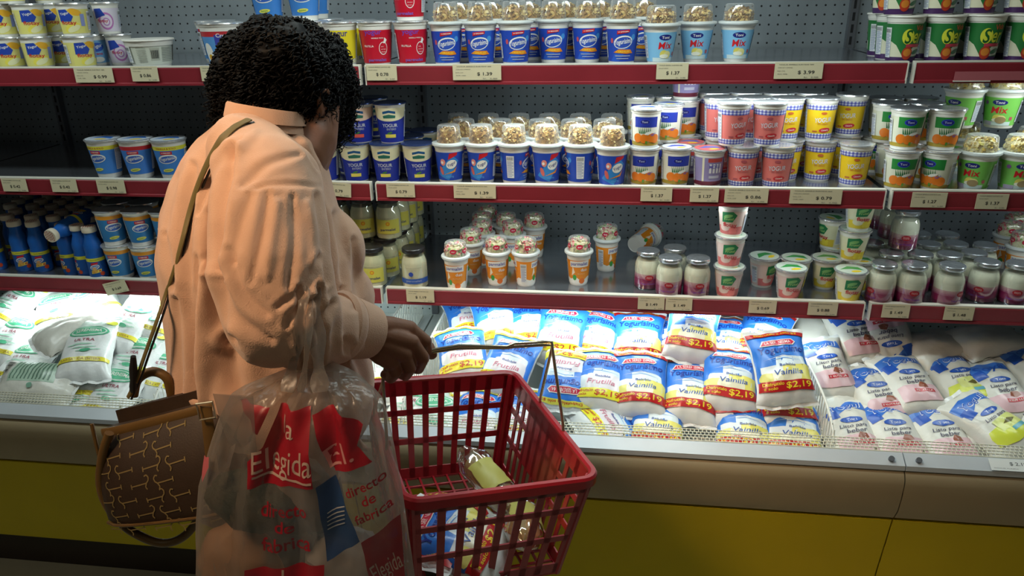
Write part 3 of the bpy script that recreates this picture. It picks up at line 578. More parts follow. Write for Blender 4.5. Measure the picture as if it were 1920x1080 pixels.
cup_kind('frutal_pink', .0255, .037, .082, doubled(flotay((.74, .58, .54), (.68, .18, .18))), lidart=disc((.55, .62, .55), (.05, .30, .08)), rimh=.008)
cup_kind('frutal_yellow', .0255, .037, .082, doubled(flotay((.72, .70, .48), (.74, .56, .05))), lidart=disc((.55, .62, .55), (.05, .30, .08)), rimh=.008)
for k, r, hh, cols in (('blue_cereal', .0275, .030, FLK), ('blue_cereal_turned', .0275, .033, FLK), ('mix', .0325, .027, FLK), ('green_mix', .0335, .028, FLK2), ('duo', .0275, .031, CANDY)):
    K = KINDS[k]; me = crumb_mesh('cereal', r, hh, cols, len(k)); me.transform(Matrix.Translation((0, 0, K['h']+.003)))
    K['parts'] = [(a, me if a == 'cereal' else b, c) for a, b, c in K['parts']]; K['h_all'] = K['h']+.047
# red tags printed on the candy domes
def dome_print():
    A = Art()
    for i in range(5):
        x = -.07+i*.035; A.ell(x, .112, .009, .0065, (.52, .01, .05), .1); A.text('duo', x, .112, .010, .004, WH, .1)
    return A.wrap(cone_F(.031, .096, .027, .132, .030), .004, None, 'dome_print')
KINDS['duo']['parts'].append(('dome_print', dome_print(), None))
# ---- jars
def jar_kind(key, R, h, cont, labelart, lidmat, neck=.75, lz=(.12, .5), capr=1.12, name='yogurt_jar'):
    body = [(R*.86, .001), (R*.95, .0), (R, .005), (R, h*.55), (R*.97, h*.66), (R*.86, h*.76), (R*neck, h*.84), (R*neck, h*.955)]
    inner = [(r-.0018, max(z, .003)) for r, z in body]
    parts = [('glass', MB().lathe(body, 32, cap=False).mesh('glass', M['glass']), None)]
    mb = MB(); seg = 32
    zs = [q for q in inner]; fine = []
    for (r0, z0), (r1, z1) in zip(zs[:-1], zs[1:]):
        n = max(1, int((z1-z0)/.004))
        for k in range(n): fine.append((r0+(r1-r0)*k/n, z0+(z1-z0)*k/n))
    fine = [(r, z) for r, z in fine if z < h*.80]+[(0, h*.80)]
    v = []; f = []; cs = []
    for r, z in fine:
        for i in range(seg): a = 2*PI*i/seg; v.append((r*math.cos(a), r*math.sin(a), z))
    for j in range(len(fine)-1):
        c = cont(fine[j][1]/h)
        for i in range(seg): k = (i+1) % seg; f.append((j*seg+i, j*seg+k, (j+1)*seg+k, (j+1)*seg+i)); cs.append(c)
    mb.v = v; mb.f = f; mb.c = cs; parts.append(('contents', mb.mesh('contents', M['print']), None))
    cr = R*neck*capr
    parts.append(('cap', MB().lathe([(cr, h*.90), (cr+.0008, h*.915), (cr, h*.985), (cr-.0015, h), (0, h+.0004)], 32, cap=False).mesh('cap', M[lidmat]), None))
    A = Art(); labelart(A, PI*R, h*lz[0], h*lz[1], R); parts.append(('label', A.wrap(lambda u, v, k: ((R+k)*math.sin(u/R), -(R+k)*math.cos(u/R), v), R*PI/18, None, 'label'), None))
    KINDS[key] = dict(parts=parts, h=h, r=R, name=name)
def jl(bgc, logo, dot):
    def f(A, C, a, b, R):
        H = b-a
        for s in (0, C):
            A.rect(s-R*.95, a, s+R*.95, b, bgc); A.ell(s, a+.72*H, R*.16, R*.16, dot, 0, 12); A.ell(s, a+.72*H, R*.08, R*.08, YEL if dot[0] > .3 else SKY, 0, 10); A.text('parmalat', s, a+.28*H, R*1.2, .24*H, logo, 0, 0, .05); A.text('YOGUR NATURAL', s, b+.10*H, R*1.3, .05*H, (.35, .30, .15))
    return f
jar_kind('parmalat_jar', .036, .112, lambda t: (.74, .68, .46), jl((.66, .60, .10), (.02, .03, .16), (.76, .25, .02)), 'dark', .77, (.16, .52))
def jl_blue(A, C, a, b, R):
    for s in (0, C): A.rect(s-R*1.3, a, s+R*1.3, a+.35*(b-a), (.03, .10, .42)); A.text('parmalat', s, a+.18*(b-a), R*1.2, .2*(b-a), (.30, .36, .60), 0, 0, .05); A.ell(s-.2*R, a+.68*(b-a), R*.18, R*.18, (.03, .07, .40), 0, 12); A.text('YOGUR NATURAL', s, b+.12*(b-a), R*1.3, .05*(b-a), (.35, .32, .25))
jar_kind('blue_jar', .036, .112, lambda t: (.76, .70, .52), jl_blue, 'dark', .77, (.16, .52))
def layered(t): 
    if t < .10: return (.16, .006, .05)
    if t < .26: return (.30, .015, .10)
    if t < .40: k = (t-.26)/.14; return tuple(a+(b-a)*k for a, b in zip((.34, .03, .16), (.66, .40, .42)))
    return (.76, .72, .60)
def jl_l(A, C, a, b, R):
    for s in (0, C): A.ell(s+.1*R, a+.65*(b-a), R*.32, R*.2, (.34, .008, .02)); A.text('Yogur Frutado', s, a+.2*(b-a), R*1.1, .16*(b-a), (.16, .06, .32)); A.text('mora', s+.1*R, a+.65*(b-a), R*.4, .14*(b-a), (.6, .3, .3))
jar_kind('layered_jar', .0350, .103, layered, jl_l, 'silver', .78, (.10, .48), 1.1)
# ---- bottle
def bottle_kind():
    R = .0245; h = .152
    prof = [(R*.9, .0), (R, .004), (R, .062), (R*1.0, .066), (R*.93, .074), (R*1.0, .088), (R*.98, .098), (R*.80, .112), (R*.66, .122), (R*.66, .140)]
    parts = [('bottle_body', MB().lathe(prof, 28).mesh('bottle_body', M['blue']), None)]
    A = Art(); C = PI*R; A.rect(-C, .008, C, .064, (.01, .09, .36)); A.rect(-C, .054, C, .064, (.70, .66, .05)); A.text('YOGUR BEBIBLE', 0, .059, .026, .003, (.1, .2, .05))
    for s in (0, C):
        A.poly([(s-.012, .044), (s+.006, .046), (s+.008, .052), (s-.011, .050)], (.55, .015, .03)); A.ell(s-.003, .038, .013, .007, WH, .2); A.ell(s-.003, .038, .011, .0052, (.1, .2, .5), .2); A.text('Yogur', s-.003, .038, .018, .006, WH, .15); A.poly([(s-.014, .018), (s+.012, .022), (s+.014, .031), (s-.012, .029)], (.74, .60, .10)); A.text('GUT M', s, .025, .023, .007, (.60, .03, .01), .1, 0, .05); A.ell(s+.014, .017, .006, .006, (.55, .05, .01)); A.ell(s-.004, .033, .005, .005, (.66, .35, .15))
    parts.append(('label', A.wrap(cone_F(R, 0, R, 1, R), R*PI/16, None, 'label'), None))
    cr = .0188; cap = MB(); seg = 28
    cap.lathe([(cr, .137), (cr+.0006, .139), (cr+.0006, .149), (cr-.001, h)], seg, (.66, .58, .46), cap=False); parts.append(('cap', cap.mesh('cap', M['print']), None))
    A = Art(); A.ell(0, 0, cr, cr, (.70, .62, .50), 0, 28)
    for k in range(5):
        for j in range(4): A.rect(-.014+k*.0062, -.013+j*.0068+(k % 2)*.003, -.0115+k*.0062, -.0085+j*.0068+(k % 2)*.003, (.42, .06, .03))
    parts.append(('cap_print', A.wrap(lambda u, v, k: (u, v, h+k), 0, None, 'cap_print'), None)); KINDS['bottle'] = dict(parts=parts, h=h, r=R, name='yogurt_bottle')
bottle_kind()
LOOK = dict(blue_cereal='blue cereal cup with clear dome', blue_cereal_turned='domed blue cereal cup turned sideways', mix='light blue cup with flake dome', green_mix='light green cup with flake dome', banana='small yellow banana yogurt cup',
    purple='small pale purple yogurt cup', crema='wide pale blue cream cup', tub='white lidded tub with barcode', redblue='wide blue and red cup', yellow_yogur='plain yellow yogurt cup', red_yogur='red strawberry yogurt cup', navy='navy and cream yogurt cup', navy_peach='navy cup with peach top and red tag',
    orange_blue='orange fruit cup, blue top', orange_green='orange fruit cup, green top', jam='purple berry cup with red lid', pink_gingham='pink gingham yogurt cup', yellow_gingham='yellow gingham yogurt cup', ser='dark green fruit cup', blue_band='blue cup with yellow band', red_band='blue cup with red band',
    orange_band='blue cup with orange band', duo='orange cup with candy dome', frutal_pink='small pink fruit cup', frutal_yellow='small yellow fruit cup', parmalat_jar='cream jar with yellow label', blue_jar='cream jar with blue label', layered_jar='layered white and berry jar', bottle='blue drinking yogurt bottle')
CATG = dict(bottle='bottle', tub='tub', parmalat_jar='jar', blue_jar='jar', layered_jar='jar')
PLACED = []
SURF = {k: v-.008 for k, v in ZL.items()}
def put(kind, lv, px, y, lvl=0, rz=0, z=None, lean=(0, 0), note=None, lay=None):
    K = KINDS[kind]; zb = SURF[lv]+lvl*(K['h']+.0016) if z is None else z
    x = at(px, 300, Y=y).x
    for _ in range(6):
        q = pr((x, y, zb+K['h']/2)); q2 = pr((x+.001, y, zb+K['h']/2)); x -= (q[0]-px)/((q2[0]-q[0])*1000)
    face = math.atan2(CAM.x-x, -(CAM.y-y))       # turn of a cup facing the shopper's side of the aisle
    t = empty(K['name'], (x, y, zb), (lean[0], lean[1], face*.5+math.radians(rz)+random.uniform(-.12, .12)))
    if lay: t.rotation_euler = lay[0]; t.location.z = lay[1]
    for nm, me, lb in K['parts']: link(nm, me, t)
    PLACED.append(dict(o=t, kind=kind, lv=lv, x=x, y=y, lvl=lvl, note=note)); return t
def row(kind, lv, y, pxs, lvl=0, rz=0, **k):
    for i, p in enumerate(pxs): put(kind, lv, p, y, lvl, rz[i] if isinstance(rz, (list, tuple)) else rz, **k)
# ---- top shelf
row('banana', 'top', .060, (18, 72), 0, 20); row('banana', 'top', .062, (56, 5), 1, (25, 15)); row('banana', 'top', .15, (114,), 0, 25); row('banana', 'top', .15, (98,), 1, 22); row('banana', 'top', .055, (139,), 1, 5)
row('banana', 'top', .055, (150,), 0, 40); row('banana', 'top', .062, (14,), 2, 20); row('banana', 'top', .15, (86,), 2, 30); row('crema', 'top', .13, (182,), 0, 15); row('purple', 'top', .14, (215,), 0, 10); put('purple', 'top', 201, .14, z=SURF['top']+.0796)
put('tub', 'top', 282, .075, rz=30)
put('redblue', 'top', 427, .075, rz=8); put('redblue', 'top', 408, .23, rz=35); put('redblue', 'top', 500, .10); put('redblue', 'top', 570, .10); put('redblue', 'top', 610, .24)
row('blue_band', 'top', .10, (507, 564), 0, 0, z=SURF['top']+.1066); put('blue_band', 'top', 590, .24, z=SURF['top']+.1066)
put('yellow_yogur', 'top', 643, .055, rz=-4); put('yellow_yogur', 'top', 676, .16, rz=40); put('red_yogur', 'top', 708, .055, rz=14); put('red_yogur', 'top', 770, .055, rz=22); put('red_yogur', 'top', 771, .055, 1, rz=-14)
row('blue_cereal', 'top', .060, (831, 901, 966, 1166), 0, (0, 2, 15, 3)); row('blue_cereal', 'top', .125, (1040, 1100), 0, 4); row('blue_cereal', 'top', .20, (868, 925, 994, 1060, 1125), 0, 8)
row('mix', 'top', .055, (1237,), 0, 22); row('mix', 'top', .12, (1305, 1381), 0, (-2, 5)); put('blue_cereal', 'top', 1206, .20); put('mix', 'top', 1251, .05, z=SURF['top']+.1325, rz=10, note='topmost of a pair') if 0 else None
row('ser', 'top', .055, (1704, 1770, 1838, 1908), 0, 18); row('ser', 'top', .145, (1676, 1745, 1812, 1880), 0, 30); row('ser', 'top', .24, (1655,), 0, 40)
row('ser', 'top', .060, (1720, 1776, 1830, 1893), 1, 25); row('ser', 'top', .145, (1668,), 1, -20)
# ---- middle shelf
put('blue_band', 'middle', 210, .06, rz=-18); put('red_band', 'middle', 261, .06, rz=-6); put('blue_band', 'middle', 311, .06, rz=-5)
row('navy', 'middle', .052, (629, 681, 735, 789), 0, (-10, 0, 0, 8)); row('navy', 'middle', .056, (725,), 1, 0); put('navy_peach', 'middle', 677, .056, 1); put('navy', 'middle', 620, .056, 1)
row('navy', 'middle', .15, (655, 712, 768), 0, 30); row('navy', 'middle', .24, (690, 745, 795), 0, 10); put('navy', 'middle', 700, .15, 1)
row('blue_cereal_turned', 'middle', .055, (846, 917), 0, (-15, -20)); row('blue_cereal', 'middle', .055, (978, 1100), 0, (80, 95)); row('blue_cereal_turned', 'middle', .055, (1035,), 0, 6); row('blue_cereal_turned', 'middle', .030, (1151,), 0, 12)
row('blue_cereal', 'middle', .14, (872, 940, 1014, 1072, 1130), 0, 0); row('blue_cereal', 'middle', .23, (862, 920, 978, 1030, 1087, 1145), 0, 0)
put('orange_blue', 'middle', 1196, .045, rz=-6); put('orange_blue', 'middle', 1250, .05, rz=8); put('orange_blue', 'middle', 1199, .045, 1, rz=-4); put('orange_blue', 'middle', 1252, .12, 1, rz=-14); put('orange_blue', 'middle', 1252, .13)
row('orange_blue', 'middle', .26, (1202, 1250), 0); row('orange_blue', 'middle', .26, (1201, 1250), 1); row('orange_blue', 'middle', .20, (1297,), 0, 5); row('orange_blue', 'middle', .20, (1294,), 1, 8); put('jam', 'middle', 1296, .20, 0, z=SURF['middle']+2*.0946)
put('jam', 'middle', 1309, .04, rz=10); put('jam', 'middle', 1293, .115, rz=0)
row('pink_gingham', 'middle', .045, (1364, 1428), 0, 0); row('pink_gingham', 'middle', .045, (1374, 1441), 1, (30, 0)); row('pink_gingham', 'middle', .135, (1352, 1408, 1452), 0, 10); row('pink_gingham', 'middle', .135, (1352, 1412), 1, 10); row('pink_gingham', 'middle', .23, (1338, 1390), 0, 0); row('pink_gingham', 'middle', .23, (1338, 1392), 1, 0)
row('yellow_gingham', 'middle', .125, (1468, 1523), 0, (5, -8)); row('yellow_gingham', 'middle', .125, (1479, 1527), 1, (5, 8)); row('yellow_gingham', 'middle', .22, (1450, 1500), 0); row('yellow_gingham', 'middle', .22, (1452, 1502), 1)
put('yellow_gingham', 'middle', 1602, .075, rz=5); put('yellow_gingham', 'middle', 1580, .19); put('yellow_gingham', 'middle', 1594, .19, 1, rz=-14)
row('orange_green', 'middle', .040, (1693, 1755), 0, (8, -28)); row('orange_green', 'middle', .050, (1706, 1770), 1, (16, 10)); row('orange_green', 'middle', .135, (1672, 1735), 0, 20); row('orange_green', 'middle', .135, (1676, 1740), 1, 25)
row('orange_green', 'middle', .23, (1640, 1700), 0, 0); row('orange_green', 'middle', .23, (1657, 1720), 1, 0)
row('green_mix', 'middle', .045, (1829, 1896), 0, (-24, 12)); row('green_mix', 'middle', .15, (1812, 1874), 0, 0)
row('green_mix', 'middle', .145, (1824, 1893), 0, (-40, -20), z=SURF['middle']+.0881+.0415, note='upper')
# ---- bottom shelf
row('bottle', 'bottom', .075, (-15, 37, 72), 0, (10, 15, 8)); row('bottle', 'bottom', .06, (127,), 0, -40); row('bottle', 'bottom', .05, (156,), 0, -60); row('bottle', 'bottom', .035, (186,), 0, 12)
for k in range(1, 7):
    yy = .075+k*.058; row('bottle', 'bottom', yy, [p+k*15 for p in ((10, 55, 95, 130, 163) if k < 3 else (-15, 26, 62, 100, 136))], 0, 0)
put('bottle', 'bottom', 178, .145, rz=0, lay=((PI/2+.12, 0, -.12), SURF['bottom']+.152), note='lying on its side with its checked cap towards the aisle')
row('orange_band', 'bottom', .045, (233, 275, 318), 0, (-18, -4, 0)); row('orange_band', 'bottom', .045, (217, 259, 302), 1, (18, 14, 0)); row('orange_band', 'bottom', .13, (240, 283), 0, 20); row('orange_band', 'bottom', .13, (228, 272), 1, 20)
row('parmalat_jar', 'bottom', .045, (696,), 0, 5); put('blue_jar', 'bottom', 777, .045)
for k in range(5): row('parmalat_jar', 'bottom', .125+k*.075, [(672, 722), (704, 742), (715, 755), (724, 765), (735, 772)][k], 0, 10)
for k in range(5): row('parmalat_jar', 'bottom', .125+k*.075, [(676, 725), (745,), (760,), (772,), ()][k], 1, 8)
put('parmalat_jar', 'bottom', 640, .125, 1); put('parmalat_jar', 'bottom', 640, .125); put('parmalat_jar', 'bottom', 655, .045)
row('duo', 'bottom', .040, (856,), 0, -14); row('duo', 'bottom', .085, (932, 986), 0, (0, 85)); row('duo', 'bottom', .155, (884,), 0, 10); row('duo', 'bottom', .24, (905, 962), 0, 0); row('duo', 'bottom', .32, (905, 950, 1002), 0, 0); row('duo', 'bottom', .40, (915,), 0)
put('duo', 'bottom', 1085, .105, rz=2); put('duo', 'bottom', 1137, .22, rz=60); put('duo', 'bottom', 1190, .335, lay=((0, PI/2-.08, 1.0), SURF['bottom']+.036), note='tipped over on its side at the back')
row('layered_jar', 'bottom', .095, (1214,), 0, 8); row('layered_jar', 'bottom', .045, (1260, 1309), 0, (0, 0)); put('layered_jar', 'bottom', 1264, .125)
put('frutal_pink', 'bottom', 1364, .045, 0, rz=-5); put('frutal_pink', 'bottom', 1362, .045, 1, rz=-8); put('frutal_pink', 'bottom', 1373, .045, 2, rz=-18)
put('frutal_pink', 'bottom', 1481, .045, rz=4); put('frutal_pink', 'bottom', 1476, .13, rz=40); put('frutal_yellow', 'bottom', 1524, .115, rz=3); put('frutal_yellow', 'bottom', 1597, .040, 0, rz=10); put('frutal_yellow', 'bottom', 1607, .118, 1, rz=0); put('frutal_yellow', 'bottom', 1600, .118, 0); put('frutal_yellow', 'bottom', 1612, .118, 2, rz=8)
put('frutal_yellow', 'bottom', 1562, .22, 0); put('frutal_yellow', 'bottom', 1560, .22, 1, rz=-60); put('frutal_yellow', 'bottom', 1562, .22, 2, rz=-50) if 0 else None; put('frutal_yellow', 'bottom', 1573, .13, 0, rz=6)
row('layered_jar', 'bottom', .040, (1650, 1706, 1779), 0, (120, 5, 40)); row('layered_jar', 'bottom', .075, (1845,), 0, -30); row('layered_jar', 'bottom', .065, (1900,), 0, -10); row('layered_jar', 'bottom', .125, (1640, 1692, 1747, 1805), 0, 90); row('layered_jar', 'bottom', .21, (1630, 1684, 1738, 1786, 1838), 0, 90); row('layered_jar', 'bottom', .30, (1664, 1718, 1770), 0, 90)
put('layered_jar', 'bottom', 1697, .16, 1, rz=-8); put('layered_jar', 'bottom', 1675, .245, 1, rz=20); put('layered_jar', 'bottom', 1655, .33, 1)
put('duo', 'bottom', 1884, .33); put('duo', 'bottom', 1908, .23); put('duo', 'bottom', 1896, .42)
ORD = ['leftmost', 'second from left', 'third from left', 'fourth from left', 'fifth from left', 'sixth from left', 'seventh from left', 'eighth from left', 'ninth from left', 'tenth from left', 'eleventh from left', 'twelfth from left']
def settle():
    "no two goods inside each other: the farther one gives way to the back, neighbours give way sideways"
    E = [e for e in PLACED if not (e['note'] and e['note'] != 'upper')]
    for e in E: e['r'] = KINDS[e['kind']]['r']; e['z0'] = e['o'].location.z; e['z1'] = e['z0']+KINDS[e['kind']].get('h_all', KINDS[e['kind']]['h']); e['rb'] = e['r']
    for it in range(60):
        moved = False
        for i, a in enumerate(E):
            for b in E[i+1:]:
                if a['lv'] != b['lv'] or a['z1'] <= b['z0']+.001 or b['z1'] <= a['z0']+.001: continue
                dx, dy = b['x']-a['x'], b['y']-a['y']; d = math.hypot(dx, dy); need = (a['r']+b['r'])*1.0+.001
                if d >= need or need > d+.2: continue
                moved = True; p = need-d+.0003; d = max(d, .004)
                if abs(dy) > abs(dx)*.6: q = b if dy > 0 else a; q['y'] = min(q['y']+p*.7, .475); o = a if q is b else b; o['x'] += (-1 if q['x'] > o['x'] else 1)*p*.15; q['x'] += (1 if q['x'] >= o['x'] else -1)*p*.3
                else: a['x'] -= dx/d*p/2; b['x'] += dx/d*p/2
        if not moved: break
    for e in E: e['o'].location.x = e['x']; e['o'].location.y = e['y']
    # an upper one stands over what carries it
    for e in E:
        if e['lvl'] == 0: continue
settle()
def label_all():
    keys = {}
    for e in PLACED:
        e['bay'] = 'left' if e['x'] < 0 else 'middle' if e['x'] < 1.25 else 'right'
        e['rowk'] = round(e['y']/.075); keys.setdefault((e['kind'], e['lv'], e['bay'], e['lvl']), []).append(e)
    for (kind, lv, bay, lvl), es in keys.items():
        rows = sorted({e['rowk'] for e in es}); 
        for e in es:
            same = sorted([q for q in es if q['rowk'] == e['rowk']], key=lambda q: q['x']); n = rows.index(e['rowk'])
            rn = ['front row', 'second row', 'third row', 'fourth row', 'fifth row', 'sixth row', 'seventh row', 'rear row'][min(n, 7)] if len(rows) > 1 else ''
            on = ['', 'stacked upper', 'topmost of stack'][lvl] if e['note'] != 'upper' else 'stacked upper'
            pos = ORD[same.index(e)] if len(same) > 1 else ''
            if e['note'] and e['note'] != 'upper': lab = '%s, %s' % (LOOK[kind], e['note'])
            else: lab = ', '.join(q for q in (LOOK[kind], ' '.join(w for w in (on, rn) if w), pos, '%s shelf %s' % (lv, bay)) if q)
            tag(e['o'], lab, CATG.get(kind, 'yogurt cup'), '%ss on the %s shelf, %s bay' % (LOOK[kind], lv, bay))
label_all()
# ================================================================== pouches in the well
def pouch_shape(seed, Wd=.135, L=.185, H=.052):
    rd = random.Random(seed); bend = rd.uniform(-.12, .10); tw = rd.uniform(-.25, .25); sag = rd.uniform(-.42, -.15); ph = [rd.uniform(0, 6) for _ in range(6)]; ex = rd.uniform(.34, .5)
    off = Vector((rd.random()*9, rd.random()*9, rd.random()*9))
    def F(u, v, h, side=1):
        a = max(-1, min(1, 2*u/Wd)); b = max(-1, min(1, 2*v/L))
        # liquid gathers towards one end; sides pull in where the sachet swells
        sh = max(0, (1-abs(a)**2.4))**ex*max(0, (1-abs(b)**3.2))**.62
        z = H*(.62 if side > 0 else -.38)*sh*(1+sag*b)
        pull = .86+.14*abs(b)**3
        wr = noise.noise(Vector((u*26, v*26, 0))+off)*.0062+noise.noise(Vector((u*70, v*22, 3))+off)*.0034
        edge = (1-sh)
        z += wr*(sh*.8)*side+.0022*math.sin(u*150+ph[0])*max(0, abs(b)-.72)/.28*side*(1-abs(a)**4)*1.6
        z += .0016*math.sin(v*120+ph[1])*max(0, abs(a)-.75)/.25*side
        x = u*pull+tw*.02*b*b; y = v*(1-.05*abs(a)**2)+.003*math.sin(a*3+ph[2])*abs(b)
        z += bend*(y*y*3.2)+tw*x*y*2.2+h*side
        return Vector((x, y, z))
    return F, Wd, L
GU, GV = .0075, .0085
def pouch_mesh(F, Wd, L, mat):
    nu = int(Wd/GU)+1; nv = int(L/GV)+1; us = sorted({-Wd/2, Wd/2} | {k*GU for k in range(-nu, nu+1) if abs(k*GU) < Wd/2}); vs = sorted({-L/2, L/2} | {k*GV for k in range(-nv, nv+1) if abs(k*GV) < L/2})
    mb = MB(); n = len(us)
    for side in (1, -1):
        v = [F(u, w, 0, side)+Vector((0, 0, .0002*side)) for w in vs for u in us]; f = []
        for j in range(len(vs)-1):
            for i in range(n-1): q = (j*n+i, j*n+i+1, (j+1)*n+i+1, (j+1)*n+i); f.append(q if side > 0 else q[::-1])
        mb.add(v, f)
    me = mb.mesh('film', mat, True, 75); bm = bmesh.new(); bm.from_mesh(me); bmesh.ops.remove_doubles(bm, verts=bm.verts, dist=.0005); bm.to_mesh(me); bm.free()
    me.polygons.foreach_set('use_smooth', [True]*len(me.polygons)); return me
def seal_mesh(F, Wd, L):
    out = []
    for s in (-1, 1):
        mb = MB()
        us = [-Wd/2+Wd*i/16 for i in range(17)]
        for k, (d0, d1) in enumerate(((0, .004), (.004, .009))):
            v = [];
            for u in us:
                p = F(u, s*L/2, 0); w = .0012*math.sin(u*190+s)
                v += [p+Vector((0, s*d0, w*d0/.009)), p+Vector((0, s*d1, w*d1/.009))]
            mb.add(v, [(2*i, 2*i+2, 2*i+3, 2*i+1) for i in range(16)])
        out.append(('seal', mb.mesh('seal', M['white'], True)))
    return out
def splash(A, x0, y0, x1, y1, col, rd, n=10):
    "a ragged patch of ink"
    pts = []
    for i in range(n): pts.append((x0+(x1-x0)*i/n, y0+rd.uniform(-.006, .006)))
    for i in range(5): pts.append((x1+rd.uniform(-.004, .004), y0+(y1-y0)*i/5))
    for i in range(n): pts.append((x1+(x0-x1)*i/n, y1+rd.uniform(-.005, .005)))
    for i in range(5): pts.append((x0+rd.uniform(-.004, .004), y1+(y0-y1)*i/5))
    A.poly(pts, col)
PB = (.03, .20, .72); PW = (.80, .82, .82)
def art_yog(A, Wd, L, rd, red=True):
    w, l = Wd/2*.985, L/2*.985; top = .82*l; bot = -.50*l
    A.rect(-w, bot, w, top+.004, PB)
    splash(A, -.30*w, bot+.01, .80*w, .15*l, (.70, .80, .86), rd); splash(A, -.85*w, bot+.004, .5*w, -.1*l, (.74, .80, .84), rd)
    if red: splash(A, -.10*w, bot, .95*w, -.10*l, (.80, .74, .16), rd); splash(A, -.95*w, bot, -.2*w, -.30*l, (.74, .72, .20), rd); splash(A, -.5*w, bot, .5*w, -.28*l, (.82, .80, .60), rd)
    else: splash(A, -.5*w, bot, .8*w, -.05*l, (.78, .72, .76), rd)
    for i, (a, b) in enumerate(((.12, .22), (.07, .17), (.03, .10))): A.poly([(-.75*w, a*l), (0, b*l+.004), (.75*w, a*l+.002), (0, b*l+.0022)], WH if i % 2 else (.10, .30, .72))
    A.text('Yogurísimo', 0, .36*l, 1.72*w, .26*l, (.01, .035, .30), .03, .15, .03); A.text('Bebible', .1*w, -.07*l, .6*w, .07*l, (.05, .1, .35), 0, .1)
    A.text('Vainilla' if red else 'Frutilla', .08*w, -.27*l, 1.1*w, .15*l, (.02, .08, .36) if red else (.62, .16, .26), .02, .25, .005)
    A.poly([(-.75*w, .50*l), (-.6*w, .68*l), (.5*w, .70*l), (.62*w, .60*l), (.5*w, .50*l)], WH); A.poly([(-.70*w, .52*l), (-.56*w, .66*l), (.48*w, .68*l), (.58*w, .60*l), (.47*w, .52*l)], (.58, .02, .06)); A.text('LA SERENISIMA', -.05*w, .60*l, .98*w, .10*l, (.85, .70, .70), .01, 0, .04)
    bc, tcol = ((.50, .015, .02), (.84, .66, .03)) if red else ((.82, .76, .03), (.56, .05, .02))
    A.rect(-w, -.76*l, w, bot, bc); A.rect(-w, .84*l, w, .97*l, bc if red else (.76, .72, .1))
    A.text('$2,19', .36*w, -.63*l, .94*w, .185*l, tcol, 0, .05, .06); A.text('Disfrutalo', -.55*w, -.575*l, .72*w, .085*l, tcol, .03, 0, .04); A.text('a solo', -.64*w, -.68*l, .45*w, .07*l, tcol, .03, 0, .04); A.text('Disfrutalo a solo $2', 0, .90*l, 1.5*w, .07*l, tcol, 0, 0, .03)
def art_green(A, Wd, L, rd):
    w, l = Wd/2*.985, L/2*.985; g = (.10, .46, .26); g2 = (.45, .70, .56)
    for i in range(5): A.poly([(-w*.9, (.85-.06*i)*l), (w*.9, (.88-.06*i)*l), (w*.9, (.865-.06*i)*l), (-w*.9, (.835-.06*i)*l)], g2)
    A.ell(0, .42*l, .80*w, .20*l, g); A.ell(0, .42*l, .72*w, .165*l, (.62, .78, .68)); A.ell(0, .43*l, .66*w, .13*l, g); A.text('SERENISIMA', 0, .43*l, 1.05*w, .11*l, WH, 0, 0, .04, .004); A.text('ULTRA', -.05*w, .10*l, .8*w, .09*l, (.35, .06, .10), 0, .1, .05)
    for i in range(3): A.ell(-.2*w+.2*w*i, (-.05-.11*i)*l, .5*w, .025*l, g2, .05)
    A.ell(.1*w, -.28*l, .22*w, .06*l, g); A.rect(-w, -.62*l, w, -.50*l, (.80, .70, .05)); A.text('LARGA VIDA ENTERA', 0, -.56*l, 1.5*w, .07*l, (.40, .22, .05), 0, 0, .03); A.ell(.72*w, .78*l, .22*w, .08*l, (.72, .74, .08))
def art_greenback(A, Wd, L, rd):
    w, l = Wd/2*.985, L/2*.985; A.rect(-w*.9, -.6*l, w*.1, .6*l, (.42, .58, .46)); 
    for i in range(11): A.rect(-.9*w, (-.55+.1*i)*l, .0, (-.52+.1*i)*l, (.12, .22, .16))
    for i in range(12): A.rect(-.85*w+i*.012*w*4, -.93*l, -.85*w+i*.012*w*4+w*(.02 if i % 3 else .035), -.68*l, BLK)
    A.ell(.3*w, .1*l, .12*w, .07*l, (.2, .4, .3))
